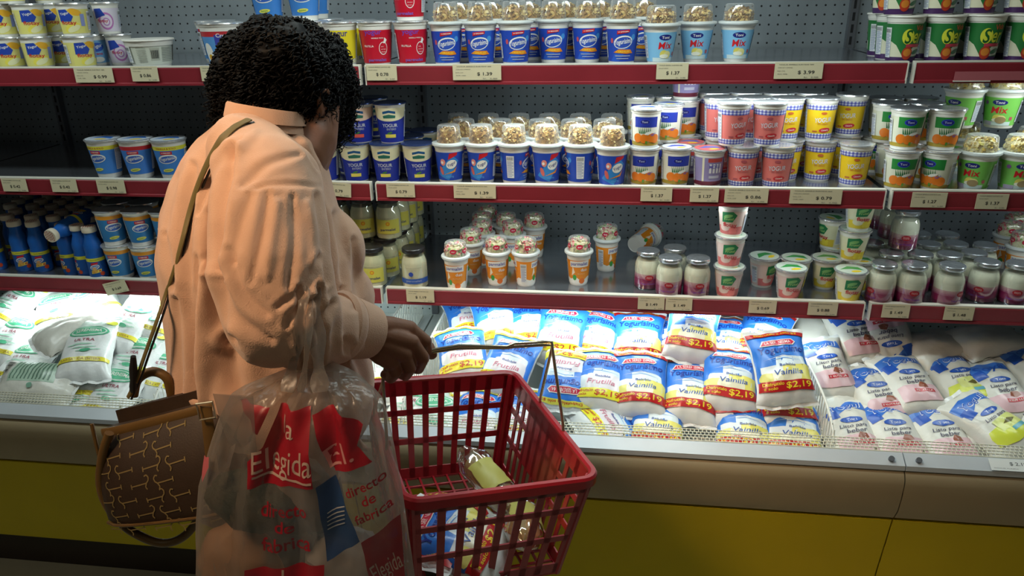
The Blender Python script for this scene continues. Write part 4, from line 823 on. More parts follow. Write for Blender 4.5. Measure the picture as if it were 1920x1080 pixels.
def art_soy(A, Wd, L, rd, kind='pink'):
    w, l = Wd/2*.985, L/2*.985; bl = (.02, .09, .46)
    A.poly([(-.85*w, .42*l), (-.9*w, .72*l), (-.2*w, .86*l), (.8*w, .80*l), (.95*w, .5*l), (.2*w, .62*l), (-.3*w, .40*l)], (.05, .17, .58)); A.poly([(-.72*w, .25*l), (-.82*w, .50*l), (-.35*w, .58*l), (-.25*w, .32*l)], bl)
    A.text('Yogui' if kind != 'soy' else 'Soya', .05*w, .62*l, 1.35*w, .26*l, (.78, .80, .86) if kind != 'soy' else bl, .12, .25, .05); A.text('Yogui', .05*w, .63*l, 1.28*w, .22*l, bl, .12, .25, .0) if kind != 'soy' else None
    A.ell(.12*w, .22*l, .45*w, .085*l, bl); A.ell(.12*w, .22*l, .38*w, .06*l, (.04, .12, .5)); A.text('Toni', .12*w, .22*l, .42*w, .07*l, (.7, .75, .85), 0, 0, .04)
    A.text('Listo para', .1*w, .03*l, 1.1*w, .12*l, (.06, .05, .10), .03, .3, .01); A.text('beber', .15*w, -.10*l, .8*w, .12*l, (.06, .05, .10), .03, .3, .01)
    if kind == 'yellow':
        splash(A, -.8*w, -.62*l, .9*w, -.22*l, (.66, .72, .06), rd); splash(A, -.3*w, -.30*l, .9*w, -.05*l, (.72, .76, .25), rd); A.poly([(.0*w, -.2*l), (.3*w, -.12*l), (.6*w, -.2*l), (.3*w, -.26*l)], (.14, .12, .02)); A.rect(.1*w, -.46*l, .75*w, -.36*l, (.15, .45, .55))
    else:
        splash(A, -.7*w, -.66*l, .9*w, -.26*l, (.72, .48, .52), rd); A.poly([(.05*w, -.3*l), (.2*w, -.16*l), (.45*w, -.2*l), (.5*w, -.32*l), (.25*w, -.36*l)], (.28, .08, .04)); A.rect(-.2*w, -.48*l, .65*w, -.38*l, (.55, .04, .06)); A.text('FRUTILLA', .22*w, -.43*l, .7*w, .05*l, WH)
    A.text('Toni', .1*w, .12*l, .01, .001, bl)
POUCH = {}
def pouch_proto(key, v):
    k = (key, v)
    if k in POUCH: return POUCH[k]
    rd = random.Random(hash(v)*3+len(key)); size = dict(van=(.150, .190, .060), fru=(.150, .190, .060), green=(.150, .215, .058), gback=(.150, .215, .058), pink=(.142, .200, .058), yellow=(.142, .200, .058), soy=(.142, .200, .058), plain=(.142, .200, .058))[key]
    F, Wd, L = pouch_shape(v*7+sum(map(ord, key)), *size); A = Art(); 
    {'van': lambda: art_yog(A, Wd, L, rd, True), 'fru': lambda: art_yog(A, Wd, L, rd, False), 'green': lambda: art_green(A, Wd, L, rd), 'gback': lambda: art_greenback(A, Wd, L, rd), 'pink': lambda: art_soy(A, Wd, L, rd), 'yellow': lambda: art_soy(A, Wd, L, rd, 'yellow'), 'soy': lambda: art_soy(A, Wd, L, rd, 'soy'), 'plain': lambda: A.ell(0, .9*L/2, .3*Wd, .004, (.4, .5, .6))}[key]()
    ms = [('film', pouch_mesh(F, Wd, L, M['white' if key in ('van', 'fru', 'green') else 'milky'])), ('print', A.wrap(lambda u, v_, h: F(u, v_, h), GU, GV, 'print', M['film'], base=.0006, step=.00017))]+seal_mesh(F, Wd, L)
    POUCH[k] = ms; return ms
M['milky'] = noisy(principled('milky_film', (.70, .69, .63), .3, 0, .6), 30, .06, .4, 60, .003)
M['white'] = noisy(principled('white_pouch_film', (.80, .82, .82), .28, 0, .6), 30, .03, .4, 60, .003)
PGRP = dict(van='yogurt pouches with red price band', fru='yogurt pouches with yellow price band', green='green print milk bags', gback='green print milk bags', pink='soft yogurt drink bags, right well', yellow='soft yogurt drink bags, right well', soy='soft yogurt drink bags, right well', plain='soft yogurt drink bags, right well')
PNM = dict(van='yogurt_pouch', fru='yogurt_pouch', green='milk_bag', gback='milk_bag', pink='yogurt_drink_bag', yellow='yogurt_drink_bag', soy='yogurt_drink_bag', plain='yogurt_drink_bag')
def pouch(key, var, px, py, z, rot=0, tilt=26, roll=0, label='', sc=1.0):
    p = at(px, py, Z=z); t = empty(PNM[key], p); yaw = math.atan2(-(CAM.x-p.x), -(CAM.y-p.y))*.25
    R = Matrix.Rotation(math.radians(tilt), 3, 'X') @ Matrix.Rotation(math.radians(roll), 3, 'Y') @ Matrix.Rotation(math.radians(-rot), 3, 'Z'); t.rotation_euler = R.to_euler(); t.scale = (sc,)*3
    for n, me in pouch_proto(key, var): link(n, me, t)
    return tag(t, label, 'pouch' if key in ('van', 'fru') else 'bag', PGRP[key])
L_ = [
 # middle well, vanilla with the red band
 ('van', 0, 1200, 722, .600, 2, 30, 0, 'yogurt pouch with red band lying flat in the centre of the well'),
 ('van', 1, 1196, 640, .645, 3, 30, 0, 'yogurt pouch with red band just behind the central vanilla pouch'),
 ('van', 2, 1297, 622, .690, 8, 30, 0, 'yogurt pouch with red band lying on top at the back, under the twin price tags'),
 ('van', 0, 1258, 640, .630, 6, 28, 0, 'yogurt pouch half under the topmost back pouch, blue corner showing'),
 ('van', 2, 1272, 662, .610, 4, 10, 0, 'yogurt pouch under the topmost back pouch, only its red band and white end showing'),
 ('van', 1, 1360, 645, .630, 5, 24, 0, 'yogurt pouch with red band behind, right of the topmost back pouch'),
 ('van', 0, 1430, 632, .650, 22, 26, -10, 'yogurt pouch leaning at the back against the wire divider, blue and red corner up'),
 ('van', 1, 1462, 690, .672, -7, 40, 4, 'largest looking yogurt pouch propped on others beside the right wire divider'),
 ('van', 2, 1366, 712, .615, 5, 30, 3, 'yogurt pouch with red band left of the propped pouch by the divider'),
 ('van', 0, 1293, 735, .585, 6, 28, 0, 'yogurt pouch with red band sunk between the central pouch and its right neighbour'),
 ('van', 1, 1375, 752, .560, 2, 16, 0, 'yogurt pouch buried under others, red band showing above the front pair'),
 ('van', 2, 1470, 756, .565, 0, 18, 0, 'yogurt pouch buried beside the divider, red band showing above the front right pouch'),
 ('van', 0, 1393, 806, .530, 5, 26, 0, 'yogurt pouch at the front rim, left one of the front pair'),
 ('van', 1, 1484, 812, .530, 6, 26, 0, 'yogurt pouch at the front rim next to the divider, right one of the front pair'),
 ('van', 2, 1230, 798, .530, 4, 24, 0, 'yogurt pouch at the front rim beside the crumpled blue pouch'),
 # frutilla with the yellow band
 ('fru', 0, 932, 606, .660, -14, 32, 0, 'yogurt pouch with yellow band at the back left corner, partly under the rail'),
 ('fru', 1, 992, 612, .655, -8, 32, 0, 'second yellow band pouch from the back left corner'),
 ('fru', 2, 1052, 628, .655, 6, 34, 0, 'yellow band pouch with bright blue top just behind the basket handle corner'),
 ('fru', 0, 1118, 634, .640, 10, 32, 0, 'narrow looking yellow band pouch right of the handle corner'),
 ('fru', 1, 868, 668, .620, -14, 26, 0, 'yellow band pouch at the left wire divider above the handle bar'),
 ('fru', 2, 955, 686, .615, 14, 30, 0, 'yellow band pouch lying askew above the far basket rim'),
 ('fru', 0, 1062, 712, .600, 186, 24, 0, 'upside down yellow band pouch right of the basket, lettering inverted'),
 ('fru', 1, 1126, 716, .600, 5, 28, 0, 'yellow band pouch between the upside down one and the central red band pouch'),
 ('fru', 2, 868, 728, .560, -4, 26, 0, 'yellow band pouch seen over the far basket rim beside the divider'),
 ('fru', 0, 895, 792, .530, 3, 22, 0, 'yellow band pouch seen through the far basket wall, left'),
 ('fru', 1, 965, 785, .532, 0, 24, 0, 'yellow band pouch seen through the far basket corner'),
 ('fru', 2, 880, 600, .625, -20, 22, 0, 'pouch showing its grey white end at the rear left by the divider'),

 ('fru', 1, 1150, 804, .524, 62, 8, 10, 'crumpled blue pouch lying sideways on the bare white deck at the front'),
 ('fru', 2, 1140, 590, .655, 0, 20, 0, 'rearmost yellow band pouch under the rail behind the others'),
 # left well
 ('green', 0, 30, 575, .650, 20, 24, 0, 'green print milk bag at the photo left edge under the rail'), ('green', 1, 110, 590, .640, -28, 20, 0, 'green print milk bag second along the rail from the photo left edge'),
 ('green', 2, 180, 575, .670, -40, 18, 0, 'green print milk bag with big green oval right below the tilted price tag'), ('green', 0, 248, 610, .660, 10, 26, 0, 'bright green print milk bag right against the handbag strap'),
 ('green', 1, 305, 600, .660, 8, 26, 0, 'green print milk bag between the strap and the shirt'), ('plain', 1, 140, 622, .665, 35, 10, 0, 'plain white bag end poking up amid the green print milk bags'),
 ('green', 2, 28, 640, .600, 8, 26, 0, 'green print milk bag with ultra lettering at the photo left edge'), ('green', 0, 85, 640, .585, 60, 14, 0, 'green print milk bag lying crosswise under the plain white end'),
 ('green', 1, 168, 658, .640, -16, 24, 8, 'overexposed green print milk bag lying on top in the middle of the left heap'), ('green', 2, 255, 680, .590, 6, 28, 0, 'green print milk bag beside the small divider and strap buckle'),
 ('gback', 0, 70, 722, .585, 88, 34, 0, 'milk bag turned on its side with barcode at the front left rim'), ('green', 1, 175, 718, .555, -6, 26, 0, 'green print milk bag behind the one at the front rim near the handbag'),
 ('green', 0, 218, 742, .545, 4, 30, 0, 'green print milk bag at the front rim beside the brown handbag'), ('green', 2, 150, 752, .53, -16, 20, 0, 'green print milk bag tucked under the barcode bag at the front rim'), ('green', 1, 50, 690, .565, 0, 20, 0, 'green print milk bag under the sideways barcode bag'),
 ('green', 0, 310, 700, .56, 5, 26, 0, 'green print milk bag right of the small divider, by the shirt'), ('green', 1, -40, 610, .62, 0, 24, 0, 'green print milk bag cut by the photo left edge, rear'), ('green', 2, 215, 560, .635, 0, 20, 0, 'green print milk bag furthest back under the rail'),
 ('green', 0, 330, 640, .60, 0, 24, 0, 'green print milk bag half hidden by the shirt back'),
 # slot behind the hand
 ('green', 1, 742, 700, .545, 0, 20, 0, 'green print milk bag seen between the hand and the far basket rim'), ('green', 2, 775, 772, .53, 10, 24, 0, 'green print milk bag seen through the far basket wall beside the bag'), ('green', 0, 815, 792, .528, -5, 20, 0, 'green print milk bag seen through the middle of the far basket wall'),
 # right well
 ('plain', 0, 1530, 622, .640, 10, 30, 0, 'shiny blank pouch end hanging behind the right wire divider'), ('pink', 0, 1600, 630, .655, -14, 40, 0, 'soft white drink bag standing at the back, white and pink, under the rail joint'), ('soy', 1, 1665, 640, .650, 170, 38, 0, 'upside down drink bag with dark lettering and green leaves at the back'),
 ('plain', 1, 1750, 655, .630, 60, 8, 0, 'blank cream side of a drink bag lying crosswise in the dark'), ('plain', 2, 1852, 640, .650, 70, 8, 0, 'blank drink bag at the dark rear below the last price tag'), ('plain', 0, 1795, 672, .600, 30, 10, 0, 'blank drink bag bulging under the crosswise ones'),
 ('pink', 1, 1545, 695, .610, -10, 28, 0, 'drink bag half hidden behind the curved end of the right divider'), ('plain', 2, 1610, 690, .575, 50, 8, 0, 'blank cream flank of a drink bag under the front row'), ('pink', 2, 1640, 748, .570, -14, 28, 0, 'drink bag with tilted blue crest in the second row behind the divider end'),
 ('pink', 0, 1700, 725, .595, -12, 24, 0, 'drink bag with pink patch and cocoa bean in the second row, most central'), ('yellow', 0, 1795, 722, .590, -14, 26, 0, 'drink bag with bright yellow patch in the second row'), ('soy', 0, 1868, 740, .585, -12, 26, 0, 'drink bag with big dark blue word in the second row'),
 ('yellow', 1, 1745, 690, .585, -10, 14, 0, 'drink bag wedged behind the bright yellow one'), ('soy', 2, 1935, 705, .600, -14, 24, 0, 'drink bag cut by the photo right edge, second row'), ('plain', 1, 1565, 762, .550, 40, 6, 0, 'blank drink bag flank behind the divider end at the front'),
 ('pink', 1, 1590, 815, .530, -9, 26, 0, 'front rim drink bag nearest the divider'), ('pink', 2, 1672, 820, .530, -9, 26, 0, 'second drink bag along the front rim from the divider'), ('pink', 0, 1762, 822, .530, -11, 26, 0, 'third drink bag along the front rim from the divider'),
 ('yellow', 2, 1855, 800, .562, -34, 24, 0, 'large looking drink bag with lime patch lying diagonally near the rim'), ('plain', 0, 1800, 800, .530, -20, 10, 0, 'blank drink bag side tucked below the diagonal lime one'), ('yellow', 0, 1925, 790, .545, -20, 22, 0, 'drink bag at the photo right edge by the rim'),
]
for a in L_: pouch(*a[:8], label=a[8])
# ================================================================== the shopper
def P3(px, py, Y): return at(px, py, Y=Y)
def capsule_chain(mb, pts, seg=16):
    "cone-spheres from point to point: [(p, r), ...]"
    for p, r in pts: mb.sphere(p, r, seg, 10)
    for (p, r), (q, s) in zip(pts[:-1], pts[1:]):
        p, q = Vector(p), Vector(q)
        if (q-p).length > 1e-4: n = 5; mb.tube([p.lerp(q, k/n) for k in range(n+1)], [r+(s-r)*k/n for k in range(n+1)], seg)
def fuse(mb, voxel, smooth=6, factor=.5):
    "one continuous skin over overlapping forms"
    me = mb.mesh('tmp'); o = bpy.data.objects.new('tmp', me); COL.objects.link(o)
    r = o.modifiers.new('r', 'REMESH'); r.mode = 'VOXEL'; r.voxel_size = voxel
    s = o.modifiers.new('s', 'SMOOTH'); s.iterations = smooth; s.factor = factor
    out = bpy.data.meshes.new_from_object(o.evaluated_get(bpy.context.evaluated_depsgraph_get())); bpy.data.objects.remove(o); bpy.data.meshes.remove(me)
    out.polygons.foreach_set('use_smooth', [True]*len(out.polygons)); out.materials.clear(); return out
FD = Vector((.68, .73, 0)); SD = Vector((.73, -.68, 0))       # facing direction, direction of the right shoulder
woman = empty('person', (.0, -.72, 0)); tag(woman, 'person with curly black hair in a loose peach shirt, head bowed over the dairy case', 'person')
def wb(name, me, mat, parent=woman):
    me.name = name; me.materials.append(mat); o = bpy.data.objects.new(name, me); COL.objects.link(o); o.parent = parent; o.location = -Vector(woman.location) if parent is woman else (0, 0, 0); return o
# --- skin: head, neck, trunk, arm, legs in one surface; the gripping hand finely modelled
HC = P3(533, 150, -.655); fdn = (FD*.86+Vector((0, 0, -.50))).normalized(); rgt = SD.normalized(); upv = rgt.cross(fdn).normalized()
hp = lambda a, b, c: HC+(rgt*a+fdn*b+upv*c)*.92
body = MB()
for (a, b, c, r, sc) in ((0, -.008, .004, .070, (1, 1, 1)), (0, .02, -.004, .070, (1, 1, 1)), (0, .045, -.045, .052, (1, 1, 1)), (0, .062, -.082, .028, (1, 1, 1))): body.sphere(hp(a, b, c), r, 20, 14)
capsule_chain(body, [(hp(0, .092, .012), .010), (hp(0, .108, -.020), .013), (hp(0, .098, -.026), .014)])             # nose
capsule_chain(body, [(hp(-.018, .088, -.052), .007), (hp(0, .096, -.052), .009), (hp(.018, .088, -.052), .007)])      # lips
capsule_chain(body, [(hp(-.035, .078, .022), .012), (hp(.035, .078, .022), .012)])                                     # brow
for s in (-1, 1):
    E0 = hp(s*.070, -.002, -.018) if s < 0 else P3(606, 190, -.706); q = .72
    capsule_chain(body, [(E0+(upv*.018+fdn*.006)*q, .0042), (E0+(upv*.026-fdn*.004+rgt*s*.006)*q, .0042), (E0+(upv*.018-fdn*.016+rgt*s*.010)*q, .0042), (E0+(-upv*.004-fdn*.014+rgt*s*.008)*q, .0042), (E0+(-upv*.026-fdn*.0+rgt*s*.002)*q, .0060), (E0-upv*.010*q+fdn*.006*q, .006)])
    capsule_chain(body, [(hp(s*.05, .05, -.03), .03), (hp(s*.04, .055, -.06), .025)])                                 # cheek, jaw
body_n0 = P3(492, 262, -.735)
capsule_chain(body, [(hp(0, .0, -.055), .058), (hp(.0, -.0, -.09), .052), (body_n0.lerp(hp(0, 0, -.09), .5), .054), (body_n0, .052)])
hipc = P3(480, 800, -.715); chest = P3(478, 400, -.72); capsule_chain(body, [(body_n0, .05), (chest, .09), (hipc, .115)])
for s in (-1, 1):
    h = hipc+SD*.075*s; k = Vector((h.x+.02, h.y+.03, .42)); f_ = Vector((k.x-.02, k.y-.03, .07)); capsule_chain(body, [(h, .085), (k, .052), (f_, .036)]); capsule_chain(body, [(f_, .036), (f_+FD*.12+Vector((0, 0, -.035)), .030)])
farS = chest-SD*.10+Vector((.02, .02, .05)); capsule_chain(body, [(chest+Vector((0, 0, .05)), .06), (farS, .045), (farS+Vector((.03, .04, -.24)), .042), (farS+Vector((.07, .08, -.42)), .032), (farS+Vector((.09, .10, -.50)), .03)])
LH = farS+Vector((.09, .10, -.50))
for i in range(4): capsule_chain(body, [(LH, .026), (LH+SD*(-.024+.016*i)+Vector((0, 0, -.07)), .010), (LH+SD*(-.026+.017*i)+FD*.012+Vector((0, 0, -.105)), .0085), (LH+SD*(-.026+.017*i)+FD*.028+Vector((0, 0, -.128+.004*abs(i-1))), .0078)])
capsule_chain(body, [(LH, .022), (LH+FD*.03+Vector((0, 0, -.03)), .012), (LH+FD*.045+Vector((0, 0, -.07)), .010)])
shR = P3(510, 335, -.82); elR = P3(535, 600, -.94); wrR = P3(694, 624, -.812)
capsule_chain(body, [(chest+Vector((0, 0, .04)), .055), (shR, .058), (elR, .042), (elR.lerp(wrR, .5), .036), (wrR.lerp(elR, .12), .030)])
capsule_chain(body, [(P3(590, 190, -.66), .040), (P3(585, 225, -.675), .042), (P3(578, 262, -.70), .045), (P3(560, 290, -.72), .05)])
bm1 = fuse(body, .005, 5)
hand = MB(); W0 = P3(690, 624, -.815)
capsule_chain(hand, [(wrR.lerp(elR, .3), .031), (wrR.lerp(elR, .1), .028), (W0, .0275)])
FING = [  # MCP, PIP, DIP, tip with radii
 [((767, 617), -.762, .0128), ((797, 640), -.758, .0112), ((799, 664), -.742, .0100), ((780, 674), -.734, .0090)],
 [((771, 643), -.786, .0130), ((792, 671), -.780, .0116), ((784, 690), -.764, .0104), ((766, 688), -.750, .0094)],
 [((757, 664), -.800, .0124), ((768, 690), -.796, .0112), ((760, 703), -.780, .0100), ((745, 697), -.766, .0090)],
 [((733, 679), -.808, .0114), ((741, 699), -.806, .0100), ((733, 709), -.792, .0090), ((722, 702), -.780, .0082)]]
for i, fg in enumerate(FING):
    pts = [(P3(a[0], a[1], y), r) for a, y, r in fg]; base = W0.lerp(P3(700, 610+i*14, -.812), .8)
    capsule_chain(hand, [(base, .019), (base.lerp(pts[0][0], .5), .0185), (pts[0][0]-(pts[0][0]-base)*.12, .0150), pts[0]]); capsule_chain(hand, pts)
    hand.sphere(pts[0][0], .0142, 14, 10)
capsule_chain(hand, [(P3(702, 612, -.79), .020), (P3(740, 622, -.752), .0165), (P3(778, 640, -.735), .0130), (P3(803, 652, -.733), .0110), (P3(810, 664, -.738), .0092)])
bm2 = fuse(hand, .0019, 4)
bmx = bmesh.new(); bmx.from_mesh(bm1); bmx.from_mesh(bm2); me = bpy.data.meshes.new('body'); bmx.to_mesh(me); bmx.free(); me.polygons.foreach_set('use_smooth', [True]*len(me.polygons))
wbody = wb('body', me, M['skin'])
ey = MB(); [ey.sphere(hp(s*.031, .088, .002), .011, 12, 8) for s in (-1, 1)]; eo = wb('eye', ey.mesh('eye'), principled('eye', (.5, .48, .45), .2))
# --- peach shirt
rings = [(202, 448, 505, -.725), (214, 432, 528, -.725), (232, 405, 560, -.725), (258, 372, 590, -.725), (295, 344, 606, -.722), (340, 322, 616, -.72), (400, 305, 630, -.72), (470, 300, 652, -.72), (540, 311, 670, -.72), (620, 321, 683, -.72), (700, 323, 697, -.72), (760, 323, 694, -.72), (830, 325, 650, -.72), (890, 330, 628, -.72)]
tor = MB(); RR = []
for py, l, r, Y in rings:
    C_ = P3((l+r)/2, py, Y); w = (P3(r, py, Y)-P3(l, py, Y)).length/2; Bq = w/1.12; Aq = Bq*1.28; ring = []
    for k in range(48):
        a = 2*PI*k/48; ring.append(C_+SD*math.cos(a)*Aq+FD*math.sin(a)*Bq)
    RR.append(ring)
tor.loft(RR)
capsule_chain(tor, [(P3(465, 290, -.80), .060), (P3(505, 345, -.845), .074), (P3(507, 430, -.895), .079), (P3(510, 515, -.935), .080), (P3(528, 585, -.950), .076), (P3(572, 612, -.925), .064), (P3(615, 617, -.878), .054), (P3(650, 616, -.845), .044), (P3(668, 617, -.832), .040)], 24)
capsule_chain(tor, [(farS, .060), (farS+Vector((.03, .04, -.22)), .056), (farS+Vector((.06, .07, -.36)), .045)])
tor.sphere(P3(600, 470, -.70), .075, 20, 14); tor.sphere(P3(618, 560, -.70), .075, 20, 14)
sh = fuse(tor, .0048, 7)
FOLDS = [([(436, 280), (418, 345), (404, 430), (398, 500)], 13, -.026), ([(404, 500), (412, 580), (424, 640)], 14, -.016), ([(432, 640), (430, 700), (444, 750)], 22, -.030),
    ([(470, 354), (530, 346), (604, 350)], 5, -.004), ([(470, 365), (452, 420), (436, 490)], 10, -.007), ([(502, 362), (494, 430), (470, 530)], 9, -.008), ([(548, 370), (552, 450), (540, 540)], 9, -.008), ([(594, 366), (608, 440), (612, 530)], 9, -.010), ([(574, 380), (584, 430), (586, 500)], 9, .005), ([(520, 380), (512, 440), (500, 520)], 11, .006),
    ([(628, 400), (640, 470), (646, 540)], 9, -.014), ([(660, 450), (668, 520), (664, 580)], 8, -.010), ([(430, 470), (450, 540), (500, 590)], 11, -.010), ([(420, 540), (450, 600), (510, 640)], 10, -.010), ([(600, 480), (570, 540), (520, 575)], 9, -.009), ([(536, 612), (556, 580), (592, 560)], 8, -.014), ([(560, 655), (596, 612), (624, 566)], 8, -.014),
    ([(562, 540), (566, 690)], 7, -.016), ([(596, 535), (604, 690)], 7, -.016), ([(362, 310), (350, 420), (352, 560), (362, 740)], 11, -.013), ([(330, 560), (340, 740)], 8, -.014), ([(392, 500), (384, 620), (386, 750)], 13, .016), ([(372, 480), (366, 620), (368, 750)], 7, -.010), ([(312, 440), (326, 540)], 8, -.010),
    ([(480, 246), (430, 300), (392, 390)], 10, .007), ([(452, 262), (400, 320), (372, 400)], 7, -.008), ([(560, 290), (500, 310), (455, 350)], 9, -.006), ([(440, 212), (500, 222), (560, 262), (598, 318)], 5, -.008), ([(330, 330), (318, 400), (312, 440)], 8, -.006), ([(640, 540), (652, 600), (650, 660)], 8, -.014), ([(655, 640), (680, 700), (690, 740)], 10, -.012)]
def displace(me, folds, loc=Vector((0, 0, 0))):
    n = len(me.vertices); co_ = np.empty(n*3); me.vertices.foreach_get('co', co_); co_ = co_.reshape(-1, 3); no = np.empty(n*3); me.vertex_normals.foreach_get('vector', no); no = no.reshape(-1, 3)
    d = co_-np.array(CAM); w = d@np.array(fw); px = 960+F_PX*(d@np.array(rt))/w; py = 540-F_PX*(d@np.array(up))/w; facing = np.clip(-(no*d).sum(1)/np.linalg.norm(d, axis=1)*2.2, 0, 1); D = np.zeros(n)
    for pl, wd, dep in folds:
        best = np.full(n, 1e9); q = bez([Vector((a, b, 0)) for a, b in pl], 6)
        for k, (a, b) in enumerate(zip(q[:-1], q[1:])):
            ab = np.array((b.x-a.x, b.y-a.y)); L2 = ab@ab+1e-9; tt = np.clip(((px-a.x)*ab[0]+(py-a.y)*ab[1])/L2, 0, 1); g = (k+tt)/(len(q)-1); end = 1+1.2*np.clip(np.abs(g-.5)*2-.5, 0, 1)
            best = np.minimum(best, np.hypot(px-a.x-tt*ab[0], py-a.y-tt*ab[1])*end)
        D += .55*dep*(np.exp(-(best/wd)**2)-.35*np.exp(-((best-wd*1.7)/wd)**2))
    wob = np.array([noise.noise(Vector((c[0]*16+3, c[1]*16, c[2]*7)))*.0050+noise.noise(Vector((c[0]*34, c[1]*34+5, c[2]*18)))*.0016 for c in co_])
    co_ += no*(D*facing+wob)[:, None]; me.vertices.foreach_set('co', co_.ravel()); me.update()
displace(sh, FOLDS)
shirt = wb('shirt', sh, M['shirt'])
tree = BVHTree.FromPolygons([v.co for v in sh.vertices], [tuple(p.vertices) for p in sh.polygons])
def on_shirt(px, py, off=.004, fallY=-.86):
    d = (at(px, py, Y=0)-CAM).normalized(); h = tree.ray_cast(CAM, d)
    return (h[0]-d*off, h[1]) if h[0] else (at(px, py, Y=fallY), Vector((0, -1, 0)))
# collar, cuff, button, purple top at the opening
col_ = MB(); cc = P3(500, 226, -.735); rg = []
for j, (dz, e) in enumerate(((-.012, .012), (.004, .006), (.018, .0), (.021, .003), (.018, .006), (.0, .012))):
    rg.append([cc+SD*math.cos(2*PI*k/32)*(.050+e)+FD*math.sin(2*PI*k/32)*(.048+e)+Vector((0, 0, dz-.012*math.sin(2*PI*k/32))) for k in range(32)])
col_.loft(rg, cap=False); wb('collar', col_.mesh('collar'), M['shirt'])
c0, c1 = P3(650, 614, -.846), P3(692, 622, -.814); cu = MB(); dd = (c1-c0)
cu.tube([c0+dd*t for t in (0, .05, .3, .6, .9, 1.0, 1.0, .9)], [.045, .0475, .0465, .0445, .0425, .0415, .0385, .037], 28); cuf = wb('cuff', cu.mesh('cuff'), M['shirt'])
cu2 = MB(); a0 = P3(628, 612, -.868); cu2.tube([a0+dd*t for t in (-.05, .1, .3, .5, .55)], [.050, .0545, .0525, .0485, .045], 28); wb('cuff', cu2.mesh('cuff'), M['shirt'])
bt = P3(659, 608, -.893); MBb = MB(); MBb.sphere(P3(660, 609, -.889), .0042, 12, 8); wb('button', MBb.mesh('button'), M['dark'])
pt = MB(); pt.sphere(P3(607, 424, -.725), .034, 18, 12, sc=(.62, 1, 1.8)); wb('purple_top', pt.mesh('purple_top'), principled('purple_cotton', (.10, .022, .09), .85, 0, .2))
tr = MB()
for s in (-1, 1):
    h = hipc+SD*.075*s; k = Vector((h.x+.02, h.y+.03, .42)); f_ = Vector((k.x-.02, k.y-.03, .10)); capsule_chain(tr, [(h, .110), (k, .080), (f_, .068)], 20)
capsule_chain(tr, [(hipc+SD*.06, .12), (hipc-SD*.06, .12)], 20); wb('trousers', fuse(tr, .008, 4), principled('dark_trousers', (.03, .028, .035), .8))
for s in (-1, 1):
    h = hipc+SD*.075*s; f_ = Vector((h.x, h.y, .05)); sm = MB(); capsule_chain(sm, [(f_, .045), (f_+FD*.08, .042), (f_+FD*.15-Vector((0, 0, .012)), .034)]); wb('shoe', fuse(sm, .006, 3), M['dark'])
# --- hair: a curly mass of locks
hb = MB()
for px, py, Y, r in ((540, 112, -.70, .050), (515, 100, -.68, .055), (560, 130, -.70, .045), (518, 125, -.64, .078), (480, 140, -.66, .066), (565, 130, -.63, .074), (596, 150, -.61, .062), (628, 205, -.590, .030), (636, 235, -.575, .022), (630, 170, -.600, .036), (440, 175, -.67, .038), (418, 205, -.665, .020), (432, 150, -.66, .036), (500, 72, -.63, .036), (565, 78, -.62, .036), (455, 105, -.65, .040), (610, 100, -.60, .036), (545, 175, -.69, .052), (520, 190, -.70, .040), (580, 165, -.675, .044), (500, 165, -.70, .046), (555, 205, -.70, .030)): hb.sphere(P3(524+(px-524)*.93, py, Y), r*.95, 20, 14)
hm = fuse(hb, .006, 3)
co_ = [v.co.copy() for v in hm.vertices]; no_ = [v.normal.copy() for v in hm.vertices]
for v, n in zip(hm.vertices, no_): v.co = v.co+n*(noise.noise(v.co*42)*.010+noise.noise(v.co*95)*.005)
curls = MB(); rd = random.Random(3); idx = rd.sample(range(len(co_)), min(2600, len(co_)))
for i in idx:
    p = co_[i]; n = no_[i]
    big = rd.random() < .22
    side = n.orthogonal().normalized(); side.rotate(Matrix.Rotation(rd.random()*6.28, 3, n)); down = (Vector((0, 0, -1))+n*.35+side*.5).normalized(); R_ = rd.uniform(.004, .0075); ln = rd.uniform(.012, .026)*(1.5 if big else 1); tn = rd.uniform(1.2, 2.2); ph = rd.random()*6
    a1 = down.orthogonal().normalized(); a2 = down.cross(a1); m_ = 11
    curls.tube([p+n*.003+down*ln*(k/m_)+(a1*math.cos(ph+tn*6.28*k/m_)+a2*math.sin(ph+tn*6.28*k/m_))*R_*(.5+.5*k/m_) for k in range(m_+1)], [(.0011 if big else .0018)*(1-.5*k/m_) for k in range(m_+1)], 5)
cm = curls.mesh('c', None, True, 180); bmx = bmesh.new(); bmx.from_mesh(hm); bmx.from_mesh(cm); hme = bpy.data.meshes.new('hair'); bmx.to_mesh(hme); bmx.free(); hme.polygons.foreach_set('use_smooth', [True]*len(hme.polygons))
wb('hair', hme, M['hair'])
